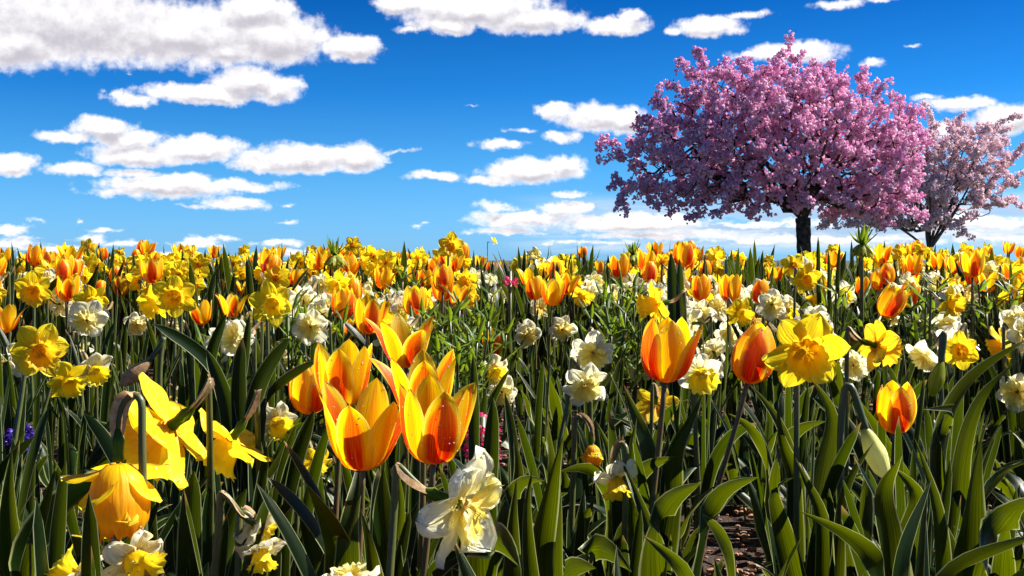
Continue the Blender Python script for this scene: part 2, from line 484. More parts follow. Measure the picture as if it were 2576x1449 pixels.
def split_lobe(seed=0, L=.027, W=.0135):
    nv, nu = 9, 9
    V, UV = [], []
    for j in range(nv):
        v = j / (nv - 1)
        w = W * np.interp(v, [0, .3, .7, .92, 1], [.3, .7, 1, .95, .7])
        for i in range(nu):
            u = -1 + 2 * i / (nu - 1)
            x = .004 + L * v * (1 - .12 * u * u + .07 * math.sin(9 * u + seed))
            z = .004 + .010 * math.sin(1.8 * v) + .0028 * v * math.sin(7 * u + seed) + .0015 * math.sin(6 * v + 2 * u)
            V.append((x, u * w, z)); UV.append(((u + 1) / 2, v))
    return V, grid(nu, nv), UV

def Rz(a): return Matrix.Rotation(a, 4, 'Z')
def Ry(a): return Matrix.Rotation(a, 4, 'Y')
def Rx(a): return Matrix.Rotation(a, 4, 'X')

# petal mesh pools
OPN = [0.0, .25, .5, .75, 1.0]
TPO = {o: [mesh('petal', *tulip_petal(o, seed=s, flare=f), mats=[M['tulip_outer']]) for s, f in ((1, 0), (2, .03), (3, .0))] for o in OPN}
TPF = {o: mesh('petal', *tulip_petal(o, seed=5, flare=.24), mats=[M['tulip_outer']]) for o in OPN}     # one that falls open
TPI = {o: [mesh('petal', *tulip_petal(o, inner=True, seed=s), mats=[M['tulip_inner']]) for s in (6, 7)] for o in OPN}
DP = [mesh('petal', *tepal(L=random.uniform(.040, .044), W=random.uniform(.0155, .018), back=b, seed=s, ruffle=r), mats=[M['daff']])
      for s, (b, r) in enumerate(((.0, .2), (.12, .5), (-.1, .3), (.25, .8), (.05, .2), (-.15, .9)))]
CP = [mesh('petal', *tepal(L=random.uniform(.037, .042), W=random.uniform(.017, .020), back=b, seed=s + 10, ruffle=r), mats=[M['cream']])
      for s, (b, r) in enumerate(((.0, .8), (.12, 1.2), (-.1, .9), (.2, 1.4), (.05, .8), (-.15, 1.5)))]
DT = [mesh('trumpet', *trumpet(seed=s, flare=f), mats=[M['daff_cup']]) for s, f in ((0, .025), (1, .028), (2, .0225))]
DTB = mesh('trumpet', *trumpet(L=.040, amp=.001, seed=5, barrel=True), mats=[M['hang_cup']])
DTY = [mesh('trumpet', *trumpet(seed=s, flare=f), mats=[M['daff']]) for s, f in ((3, .025), (4, .027))]
SL = [mesh('cup_lobe', *split_lobe(s), mats=[M['cream_cup']]) for s in range(4)]
OC = mesh('cup', *trumpet(L=.012, r0=.006, r1=.009, flare=.0125, amp=.001, seed=2), mats=[M['orange_cup']])

def far_tulip(opn, seed):
    g = Geo(); r = random.Random(seed)
    for k in range(3):
        g.add(*tulip_petal(opn, seed=k, flare=.25 if (k == seed % 3 and seed % 2) else 0), 0, Rz(k * 2.094 + r.uniform(-.1, .1)))
        g.add(*tulip_petal(opn, inner=True, seed=k), 1, Rz(k * 2.094 + 1.047))
    return g.mesh('bloom', [M['tulip_outer'], M['tulip_inner']])
FT = [far_tulip(o, i) for i, o in enumerate((0, .2, .4, .6, .9, .1, .7, .3))]
def far_daff(seed, kind):
    g = Geo(); r = random.Random(seed)
    for k in range(6):
        if kind == 'cream':
            g.add(*tepal(.040, .0185, r.uniform(-.2, .3), seed + k, 1.2), 0, Rz(k * 1.047) @ Ry(r.uniform(-.3, .2)))
            g.add(*split_lobe(seed + k), 1, Rz(k * 1.047 + .5))
        else:
            g.add(*tepal(.042, .0165, r.uniform(-.3, .3), seed + k, .6), 0, Rz(k * 1.047) @ Ry(r.uniform(-.35, .15)))
    if kind == 'yellow': g.add(*trumpet(seed=seed), 1)
    if kind == 'orange': g.add(*trumpet(L=.012, r0=.006, r1=.009, flare=.0125, amp=.001, seed=2), 1)
    return g.mesh('bloom', {'cream': [M['cream'], M['cream_cup']], 'yellow': [M['daff'], M['daff_cup']], 'orange': [M['daff'], M['orange_cup']]}[kind])
FD = {k: [far_daff(s, k) for s in range(5)] for k in ('cream', 'yellow', 'orange')}

# ---------------------------------------------------------------- object helpers
def tag(o, label=None, cat=None, group=None, kind=None):
    if label: o['label'] = label
    if cat: o['category'] = cat
    if group: o['group'] = group
    if kind: o['kind'] = kind
def ob(name, me, parent=None, mtx=None):
    o = bpy.data.objects.new(name, me)
    if parent is not None: o.parent = parent
    if mtx is not None: o.matrix_basis = mtx
    COL.objects.link(o)
    return o
def root(name, loc, rz=0.0):
    return ob(name, None, None, Matrix.Translation(loc) @ Rz(rz))

def ground_z(y, x=0.0):
    pts_y = [-50, 1.5, 3.0, 4.5, 5.6, 6.3, 8, 12, 40]
    pts_z = [0, 0, .060, .120, .155, .150, .02, -.2, -.2]
    return float(np.interp(y, pts_y, pts_z))
def W(px, py, d):
    return Vector(((px - 1288) / F * d, d, EYE - (py - HZ) / F * d))
def proj(p):
    return 1288 + p[0] / p[1] * F, HZ - (p[2] - EYE) / p[1] * F

PROTECT = []     # (px, py, radius, distance): nothing placed later may stand in front of these

def axis_mtx(P, ax, spin=0.0):
    a = Vector(ax).normalized()
    if a.z < -.9:
        return Matrix.Translation(P) @ Vector((0, 0, -1)).rotation_difference(a).to_matrix().to_4x4() @ Rx(math.pi) @ Rz(spin)
    q = Vector((0, 0, 1)).rotation_difference(a) if a.z > .5 else a.to_track_quat('Z', 'Y')
    return Matrix.Translation(P) @ q.to_matrix().to_4x4() @ Rz(spin)

def add_leaves(r, pool, n, smin=.8, smax=1.1, rr=.012, near=True, zdir=None, name='leaf'):
    for k in range(n):
        a = 2 * math.pi * (k + random.random() * .8) / n if zdir is None else zdir + random.uniform(-.8, .8)
        s = random.uniform(smin, smax)
        ob(name, random.choice(pool), r, Matrix.Translation((math.cos(a) * rr, math.sin(a) * rr, -.004)) @ Rz(a) @ Matrix.Scale(s, 4))

def tulip(P, H, opn, ax, spin, label, group=None, base=None, nleaf=2, flop=None, near=True, far_i=0, leafscale=1.0):
    """P bottom of the bloom in the world"""
    if base is None:
        base = Vector((P.x - ax[0] * .10 + random.uniform(-.01, .01), P.y - ax[1] * .06, 0))
    gz = ground_z(base.y)
    r = root('tulip', (base.x, base.y, gz))
    tag(r, label, 'tulip', group)
    L = P - Vector((base.x, base.y, gz))
    h = L.z
    axv = Vector(ax).normalized()
    C = bez((0, 0, -.01), (0, 0, h * .4), L - axv * h * .35, L + axv * .004)
    ob('stem', mesh('stem', *tube(C, np.linspace(.0042, .0032, 14), 8 if near else 5), mats=[M['stem_b']]), r)
    if near:
        o = min(OPN, key=lambda q: abs(q - opn))
        for k in range(3):
            me = TPF[o] if flop == k else TPO[o][k]
            T = axis_mtx(L, ax, spin + k * 2.0944 + random.uniform(-.1, .1)) @ Matrix.Scale(H / .08 * random.uniform(.96, 1.04), 4)
            ob('petal', me, r, T @ Ry(random.uniform(-.03, .05)))
            T = axis_mtx(L, ax, spin + 1.0472 + k * 2.0944 + random.uniform(-.1, .1)) @ Matrix.Scale(H / .08 * random.uniform(.97, 1.03), 4)
            ob('petal', TPI[o][k % 2], r, T)
    else:
        ob('bloom', FT[far_i % len(FT)], r, axis_mtx(L, ax, spin) @ Matrix.Scale(H / .08, 4))
    if nleaf: add_leaves(r, TL, nleaf, .75 * leafscale, 1.15 * leafscale)
    return r

def daffodil(P, size, ax, spin, label, kind='yellow', group=None, base=None, nleaf=3, near=True, swing=0.0, far_i=0, spathe=True, cup=(1, 1), swings=None):
    """P centre of the petal ring; size is the spread in m; ax points out of the trumpet"""
    axv = Vector(ax).normalized()
    s = size / .088
    B = P - axv * (.030 - .006 * max(0.0, -axv.z)) * min(s, 1.1)
    if base is None:
        base = Vector((B.x - axv.x * .02 + random.uniform(-.015, .015), B.y - axv.y * .02, 0))
    gz = ground_z(base.y)
    r = root('daffodil', (base.x, base.y, gz))
    tag(r, label, 'daffodil', group)
    o = Vector((base.x, base.y, gz))
    Lp, Lb = P - o, B - o
    up = Vector((0, 0, 1))
    hook = max(0.0, -axv.z)
    hv = Vector((base.x - B.x, base.y - B.y, 0))
    if hv.length < .004: hv = Vector((-axv.x - .01, -axv.y, 0))
    hv.normalize()
    top = Lb - axv * (.026 - .012 * hook) * s + up * (.010 - .004 * hook) + hv * .022 * hook
    C = np.concatenate([bez((0, 0, -.01), (0, 0, Lb.z * .5), top - up * Lb.z * .3 - axv * .004, top, 10)[:-1],
                        bez(top, top + up * .018 - axv * .002, Lb - axv * (.014 + .014 * hook) * s + up * .005, Lb, 9)])
    rad = np.interp(np.linspace(0, 1, len(C)), [0, .6, 1], [.0042, .0034, .0026])
    ob('stem', mesh('stem', *tube(C, rad, 8 if near else 5), mats=[M['stem']]), r)
    g = Geo()
    tubeC = np.array([Lb - axv * .004, Lb + axv * .006, Lb + axv * .012, Lb + axv * .018, Lp - axv * .002])
    if near:
        ob('ovary', mesh('ovary', *tube(tubeC, np.array([.0026, .0052, .0044, .0040, .0050]) * s, 10), mats=[M['leaf_b']]), r)
        if spathe:
            S0 = C[len(C) - 7:].copy()
            e_ = S0[-1] - S0[-2]; e_ /= np.linalg.norm(e_)
            S0 = np.vstack([S0, S0[-1] + e_ * .012 + (0, 0, .004), S0[-1] + e_ * .022 + (0, 0, .010)]) + (0, 0, .0035)
            sw = np.interp(np.linspace(0, 1, len(S0)), [0, .25, .6, .85, 1], [.0028, .0052, .0060, .0040, .0006]) * min(s, 1.05)
            sd_ = np.cross(np.array(axv), (0, 0, 1.0)); sd_ = sd_ + (.35, .1, 0) if np.linalg.norm(sd_) < .4 else sd_
            ob('spathe', mesh('spathe', *strap(S0, sw, np.tile(sd_, (len(S0), 1)), -.9, .25, 9, far_i, nu=7), mats=[M['spathe']]), r)
        T = axis_mtx(Lp, ax, spin)
        pool = CP if kind in ('cream', 'creamtrumpet') else DP
        for k in range(6):
            if swings: swing = swings[k]
            ob('petal', pool[(k + far_i) % 6], r, T @ Rz(k * 1.0472 + random.uniform(-.08, .08)) @ Ry(random.uniform(-.22, .18) + swing + (.06 if k % 2 else -.04)) @ Rx(random.uniform(-.2, .2)) @ Matrix.Scale(s * random.uniform(.93, 1.05), 4))
        if kind == 'cream':
            for k in range(6):
                ob('cup_lobe', SL[(k + far_i) % 4], r, T @ Rz(k * 1.0472 + .52 + random.uniform(-.12, .12)) @ Ry(random.uniform(-.35, .1)) @ Matrix.Scale(s, 4))
        elif kind == 'orange':
            ob('cup', OC, r, T @ Matrix.Scale(s, 4))
        elif kind in ('allyellow', 'creamtrumpet'):
            ob('trumpet', DTY[far_i % 2], r, T @ Matrix.Scale(s, 4))
        else:
            ob('trumpet', DTB if cup[1] > 1.3 else DT[far_i % 3], r, T @ Matrix.Diagonal((s * cup[0], s * cup[0], s * cup[1], 1)))
    else:
        kk = kind if kind in FD else 'cream' if kind == 'creamtrumpet' else 'yellow'
        ob('bloom', FD[kk][far_i % 5], r, axis_mtx(Lp, ax, spin) @ Matrix.Scale(s, 4))
    if nleaf: add_leaves(r, DL, nleaf, .7, 1.05)
    return r

def dew(r, rx=40, seed=1, n=45):
    """beads of dew on the petals of one bloom"""
    R = random.Random(seed); g = Geo(); v, f = ico()
    ps = [c for c in r.children if c.name.split('.')[0] in ('petal', 'trumpet')]
    if not ps: return
    for _ in range(n):
        c = R.choice(ps); p = c.data.polygons[R.randrange(len(c.data.polygons))]
        q = c.matrix_basis @ p.center; s = R.uniform(.0005, .0014)
        g.add(v * s * np.array([1, 1, .8]) + np.array(q), [tuple(t) for t in f], np.zeros((len(v), 2)))
    tag(ob('dew_drops', g.mesh('dew_drops', [M['dew']]), r), kind='stuff')
def ico():
    import bmesh
    bm = bmesh.new(); bmesh.ops.create_icosphere(bm, subdivisions=1, radius=1.0)
    v = np.array([p.co[:] for p in bm.verts]); f = np.array([[q.index for q in p.verts] for p in bm.faces]); bm.free()
    return v, f
_m, _N = newmat('dew')
out(_N, _N.n('ShaderNodeBsdfPrincipled', {'Base Color': (1, 1, 1, 1), 'Roughness': 0.03, 'IOR': 1.33, 'Transmission Weight': 0.6, 'Specular IOR Level': 1.0}).outputs[0])
M['dew'] = _m
M['bud'] = mat_petal('pale_bud', (0.50, 0.52, 0.10), (0.85, 0.80, 0.30), (0.9, 0.85, 0.4), 0.35, 0.4, 10)

# ---------------------------------------------------------------- ground
def build_ground():
    m, N = newmat('soil_and_meadow')
    tc = N.t.nodes.new('ShaderNodeTexCoord'); P = tc.outputs['Object']
    n1 = N.n('ShaderNodeTexNoise', {'Vector': P, 'Scale': 90.0, 'Detail': 6.0, 'Roughness': 0.7})
    vo = N.n('ShaderNodeTexVoronoi', {'Vector': P, 'Scale': 120.0})
    col = N.mix(n1.outputs[0], (0.012, 0.006, 0.004), (0.07, 0.034, 0.02))
    gn = N.n('ShaderNodeTexNoise', {'Vector': P, 'Scale': 1.5, 'Detail': 8.0})
    gcol = N.mix(gn.outputs[0], (0.035, 0.05, 0.015), (0.08, 0.07, 0.03))
    yy = N.n('ShaderNodeSeparateXYZ', {0: P}).outputs[1]
    col = N.mix(N.ss(yy, 6.2, 6.8), col, gcol)
    hgt = N.m('ADD', n1.outputs[0], N.m('MULTIPLY', vo.outputs[0], -0.6))
    b = N.n('ShaderNodeBump', {'Strength': 1.0, 'Distance': 0.006, 'Height': hgt}).outputs[0]
    p = N.n('ShaderNodeBsdfPrincipled', {'Base Color': col, 'Roughness': 0.8, 'Normal': b, 'Specular IOR Level': 0.3})
    out(N, p.outputs[0])
    ys = np.concatenate([np.linspace(-30, .5, 8)[:-1], np.linspace(.5, 4, 120), np.linspace(4, 15, 60)[1:], 15 * (4000 / 15) ** np.linspace(0, 1, 16)[1:]])
    xs = np.concatenate([-2000 * (4 / 2000) ** np.linspace(0, 1, 14), np.linspace(-4, 4, 140)[1:-1], 4 * (2000 / 4) ** np.linspace(0, 1, 14)])
    V = []
    for y in ys:
        for x in xs:
            z = ground_z(y)
            if y < 9 and abs(x) < 6:
                z += .006 * math.sin(x * 9 + 2 * math.sin(y * 5)) + .005 * math.sin(y * 13 + x * 4) + random.uniform(-.004, .004)
            V.append((x, y, z))
    o = ob('ground', mesh('ground', V, grid(len(xs), len(ys)), None, [m]))
    tag(o, kind='structure')
build_ground()

def bigmesh(name, V, Fc, mat, attr=None, smooth=False):
    me = bpy.data.meshes.new(name)
    me.vertices.add(len(V)); me.vertices.foreach_set('co', V.astype(np.float32).ravel())
    n = len(Fc); k = Fc.shape[1]
    me.loops.add(n * k); me.loops.foreach_set('vertex_index', Fc.astype(np.int32).ravel())
    me.polygons.add(n); me.polygons.foreach_set('loop_start', np.arange(0, n * k, k, dtype=np.int32))
    me.polygons.foreach_set('use_smooth', np.full(n, smooth))
    me.materials.append(mat)
    if attr is not None:
        a = me.attributes.new('tone', 'FLOAT', 'POINT'); a.data.foreach_set('value', attr.astype(np.float32))
    me.update(calc_edges=True); me.validate()
    return me

def build_crumbs():
    v, f = ico()
    n = 16000
    y = 0.9 + 2.9 * rng.random(n) ** 1.3
    x = (rng.random(n) - .5) * 1.05 * y
    s = .0018 + .0065 * rng.random(n) ** 3
    V = np.empty((n, len(v), 3))
    jit = 1 + .35 * (rng.random((n, len(v))) - .5)
    for i in range(n):
        V[i] = v * jit[i][:, None] * s[i] * np.array([1.2, 1, .75]) + (x[i], y[i], ground_z(y[i]) + .004 + rng.random() * .008)
    Fc = (f[None] + (np.arange(n) * len(v))[:, None, None]).reshape(-1, 3)
    m = mat_plain('soil_crumb', (0.12, 0.050, 0.025), (0.46, 0.25, 0.14), 0.75, 0.3, 220)
    o = ob('soil_crumbs', bigmesh('soil_crumbs', V.reshape(-1, 3), Fc, m))
    tag(o, 'reddish brown crumbs of soil lying between the flowers', 'soil', kind='stuff')
build_crumbs()

#SECTION_TREES#
# ---------------------------------------------------------------- cherry trees
def mat_blossom(name, dark, mid, light):
    m, N = newmat(name)
    a = N.n('ShaderNodeAttribute', None, attribute_name='tone').outputs['Fac']
    c = N.mix(N.ss(a, 0, .5), dark, mid)
    c = N.mix(N.ss(a, .5, 1), c, light)
    out(N, thin(N, c, c, .6, .2, .5))
    return m
M['bark'] = mat_plain('cherry_bark', (0.014, 0.012, 0.010), (0.10, 0.08, 0.06), 0.85, 0.2, 14, 0.03)
M['bark2'] = mat_plain('grey_cherry_bark', (0.05, 0.045, 0.04), (0.12, 0.105, 0.09), 0.85, 0.2, 9, 0.02)

def cherry(name, label, d, base_px, trunk_px, fork, trunk_w, blobs, sprigs, n_attr, nlimb, puff, per, bark, bmat, seed, step=.16, droop=0.0, leafiness=.05):
    """blobs: (px, py, rx, ry, depth radius m) of the crown; sprigs: (px, py) of loose outer twigs"""
    R = np.random.default_rng(seed)
    def P(px, py, dd=0.0): return np.array(W(px, py, d)) + (0, dd, 0)
    k = d / F
    pts = []
    vol = np.array([b[2] * b[3] * b[4] for b in blobs]); vol = vol / vol.sum()
    while len(pts) < n_attr:
        b = blobs[R.choice(len(blobs), p=vol)]
        q = R.normal(size=3); q /= np.linalg.norm(q); q *= R.random() ** .42
        pts.append(P(b[0], b[1]) + q * (b[2] * k, b[4], b[3] * k))
    outer = [P(x, y, R.uniform(-.3, .3)) for x, y in sprigs]
    fk = P(*fork)
    nodes = [fk]; par = [-1]
    gzb = ground_z(d)
    # a few main limbs first, then everything else to the closest wood
    pts = np.array(pts)
    dist = np.linalg.norm(pts - fk, axis=1)
    order = list(np.argsort(dist))
    far_ = [i for i in np.argsort(-dist)[:n_attr // 2] if pts[i][2] > fk[2] + .45 * abs(pts[i][0] - fk[0]) * .6 + .1]
    mains = list(R.choice(far_, nlimb, replace=False))
    NA = np.array(nodes)
    def grow(t, jitter, start=None):
        nonlocal NA
        if start is None:
            dd = np.linalg.norm(NA - t, axis=1) + .22 * np.linalg.norm(NA - fk, axis=1)
            start = int(np.argmin(dd))
        s = NA[start]; L = np.linalg.norm(t - s)
        n = max(1, int(L / step))
        mid = (s + t) / 2 + R.normal(size=3) * L * jitter + np.array([0, 0, L * (.16 if droop == 0 else .24)])
        new = []; prev = start
        for i in range(1, n + 1):
            u = i / n
            p = (1 - u) ** 2 * s + 2 * u * (1 - u) * mid + u * u * t
            nodes.append(p); par.append(prev); prev = len(nodes) - 1; new.append(p)
        NA = np.vstack([NA, np.array(new)])
        return prev
    ends = []
    for i in mains: ends.append(grow(pts[i], .06, 0))
    ms = set(mains)
    for i in order:
        if i not in ms: ends.append(grow(pts[i], .10))
    oe = [grow(t, .05) for t in outer]
    par = np.array(par); cnt = np.zeros(len(nodes))
    for e in ends + oe: cnt[e] += 1
    for i in range(len(nodes) - 1, 0, -1): cnt[par[i]] += cnt[i]
    rad = .0038 * np.maximum(cnt, 1) ** .5
    rad = np.minimum(rad, trunk_w * k * .33) * (1.0 if trunk_w > 25 else .8)
    r = root(name, (P(*base_px)[0], d, gzb))
    tag(r, label, 'tree', 'blossoming cherry trees')
    off = np.array(r.location)
    # trunk
    b0 = P(*base_px); b0[2] = gzb - .05
    C = bez(b0, b0 + (0, 0, (fk[2] - b0[2]) * .4), fk - (P(*fork) - P(*trunk_px)) * .5, fk, 14) - off
    tw = trunk_w * k / 2
    V, Fc, UV = tube(C, np.interp(np.linspace(0, 1, 14), [0, .12, .5, .9, 1], [tw * 1.5, tw * 1.08, tw, tw * 1.05, tw * 1.1]), 18)
    V = np.array(V); ang = np.arange(len(V))
    V[:, :2] += (V[:, :2] - C.mean(0)[:2]) * (.05 * np.sin(ang * 2.3))[:, None]
    ob('trunk', mesh('trunk', V, Fc, UV, [bark]), r)
    # branches: chains following the thickest child
    kids = [[] for _ in nodes]
    for i in range(1, len(nodes)): kids[par[i]].append(i)
    g = Geo(); limbs = Geo()
    stack = [(0, c) for c in kids[0]]
    nl = 0
    while stack:
        p0, c = stack.pop()
        chain = [p0, c]
        while kids[chain[-1]]:
            ks = sorted(kids[chain[-1]], key=lambda q: -cnt[q])
            for q in ks[1:]: stack.append((chain[-1], q))
            chain.append(ks[0])
        pc = np.array([nodes[i] for i in chain]) - off
        rc = np.array([rad[i] for i in chain]); rc[0] = rc[1]; rc[-1] *= .5
        if p0 == 0 and rc[1] > .02:
            ob('limb', mesh('limb', *tube(pc, rc, 8), mats=[bark]), r)
        else:
            g.add(*tube(pc, rc, 4 if rc[0] < .02 else 6, False))
    ob('twigs', g.mesh('twigs', [bark]), r)
    # blossom puffs along the outer wood
    v, f = ico()
    cand = [i for i in range(1, len(nodes)) if cnt[i] <= 3]
    cen = []
    A = np.array(nodes)
    rep = R.choice(cand, size=int(per * len(ends)))
    cen = A[rep] + R.normal(size=(len(rep), 3)) * puff * 1.5
    t = R.random(len(rep))[:, None]
    cen = cen + (A[par[rep]] - A[rep]) * t
    oc = [i for i in range(1, len(nodes)) if i > len(nodes) - 1 - sum(1 for _ in ()) ]
    for e in oe:
        q = e
        for _ in range(3):
            cen = np.vstack([cen, A[q] + R.normal(size=(3, 3)) * puff * .9]); q = par[q]
    if droop:
        hang = R.random(len(cen)) < .5
        cen[hang, 2] -= R.random(hang.sum()) * puff * 2.2
    cen = cen - off
    n = len(cen)
    print(name, 'nodes', len(nodes), 'puffs', n)
    rot = R.normal(size=(n, 4)); rot /= np.linalg.norm(rot, axis=1)[:, None]
    a_, b_, c_, d_ = rot.T
    RM = np.stack([1 - 2 * (c_ ** 2 + d_ ** 2), 2 * (b_ * c_ - d_ * a_), 2 * (b_ * d_ + c_ * a_), 2 * (b_ * c_ + d_ * a_), 1 - 2 * (b_ ** 2 + d_ ** 2), 2 * (c_ * d_ - b_ * a_), 2 * (b_ * d_ - c_ * a_), 2 * (c_ * d_ + b_ * a_), 1 - 2 * (b_ ** 2 + c_ ** 2)], 1).reshape(n, 3, 3)
    sz = puff * (.55 + .75 * R.random(n) ** 1.2)
    jit = 1 + .95 * (R.random((n, len(v))) - .5)
    V = np.einsum('nij,nkj->nki', RM, v[None] * jit[..., None] * sz[:, None, None]) + cen[:, None, :]
    Fc = (f[None] + (np.arange(n) * len(v))[:, None, None]).reshape(-1, 3)
    tone = np.repeat(R.random(n), len(v)) * .6 + .4 * R.random(n * len(v))
    ob('blossom', bigmesh('blossom', V.reshape(-1, 3), Fc, bmat, tone), r)
    # young bronze-green leaves between the blossoms
    nlv = int(n * leafiness)
    if nlv:
        c = cen[R.choice(n, nlv)] + R.normal(size=(nlv, 3)) * puff
        dx = R.normal(size=(nlv, 3)); dx /= np.linalg.norm(dx, axis=1)[:, None]
        dy = np.cross(dx, R.normal(size=(nlv, 3))); dy /= np.linalg.norm(dy, axis=1)[:, None]
        s = puff * (.8 + .8 * R.random(nlv))[:, None]
        V = np.stack([c - dx * s, c + dy * s * .35, c + dx * s, c - dy * s * .35], 1).reshape(-1, 3)
        Fc = np.arange(nlv * 4).reshape(-1, 4)
        ob('young_leaves', bigmesh('young_leaves', V, Fc, M['young']), r)
    return r
M['young'] = mat_plain('young_bronze_leaf', (0.10, 0.10, 0.015), (0.16, 0.09, 0.03), .5, .3, 5, 0, .35)

cherry('cherry_tree', 'big cherry tree with dense deep pink blossom and a thick dark trunk', 21.0, (2024, 660), (2022, 600), (2020, 548), 35,
       [(1960, 350, 300, 175, 1.9), (1730, 410, 190, 120, 1.3), (1940, 235, 220, 95, 1.3), (1790, 215, 95, 60, .8), (1655, 480, 105, 50, .8),
        (2190, 400, 150, 150, 1.5), (2130, 260, 100, 85, 1.1), (2010, 480, 290, 62, 1.4), (1780, 500, 160, 45, 1.0), (2200, 520, 140, 60, 1.1), (1640, 350, 60, 60, .6), (1700, 300, 110, 75, .9), (2280, 330, 70, 110, .8)],
       [(1985, 92), (1975, 120), (1965, 140), (1712, 146), (1700, 176), (1745, 135), (1755, 128), (1770, 150), (1525, 345), (1506, 372), (1508, 398), (1545, 375), (1560, 392), (1545, 525), (1562, 505), (1575, 540),
        (1540, 440), (1535, 470), (1660, 215), (1640, 250), (1612, 300), (2050, 165), (2090, 160), (2176, 168), (2165, 190), (2225, 205), (2240, 230), (2270, 260), (1835, 145), (1680, 205), (1900, 550), (1730, 545), (1690, 535), (2015, 130), (1880, 165)],
       2300, 9, .029, 15.5, M['bark'], mat_blossom('deep_pink_blossom', (0.72, 0.30, 0.55), (0.91, 0.56, 0.76), (0.98, 0.87, 0.93)), 5, droop=1.0, leafiness=.12)

cherry('cherry_tree', 'smaller pale pink cherry tree with a slim forked trunk at the right edge', 27.0, (2340, 670), (2339, 650), (2337, 630), 17,
       [(2420, 400, 115, 90, 1.4), (2380, 490, 150, 70, 1.4), (2230, 535, 150, 40, 1.0), (2460, 350, 70, 55, .8), (2480, 450, 75, 75, 1.0), (2160, 560, 90, 24, .6), (2320, 560, 110, 30, .8), (2330, 400, 90, 110, 1.2), (2260, 480, 130, 70, 1.2), (2200, 545, 140, 35, 1.0)],
       [(2425, 283), (2420, 310), (2570, 292), (2555, 320), (2535, 340), (2500, 320), (2470, 310), (2385, 300), (2345, 305), (2310, 262), (2350, 315), (2568, 365), (2560, 385), (2545, 400), (2570, 432), (2550, 440), (2545, 500), (2565, 495), (2560, 520), (2530, 515),
        (2075, 560), (2065, 572), (2100, 575), (2440, 545), (2425, 580), (2410, 590), (2445, 600), (2060, 545)],
       1150, 7, .026, 24.0, M['bark2'], mat_blossom('pale_pink_blossom', (0.80, 0.52, 0.60), (0.95, 0.78, 0.83), (0.99, 0.95, 0.96)), 8, leafiness=.15)

#SECTION_PLANTS#
# ---------------------------------------------------------------- flowers seen one by one
def T(px, top, bot, opn, ax, spin, label, **kw):
    H = kw.pop('H', .08)
    d = H * F / (bot - top)
    d = kw.pop('d', d)
    near = kw.pop('near', d < 4.2)
    P = W(px, bot, d)
    PROTECT.append((px, (top + bot) / 2, (bot - top) * .55, d))
    bx = kw.pop('bpx', None)
    base = None
    if bx is not None:
        base = Vector(((bx - 1288) / F * d, d, 0))
    r = tulip(P, H, opn, ax, spin, label, kw.pop('group', None), base, near=near, far_i=int(px), **kw)
    if d < 1.9: dew(r, seed=int(px))
    return r

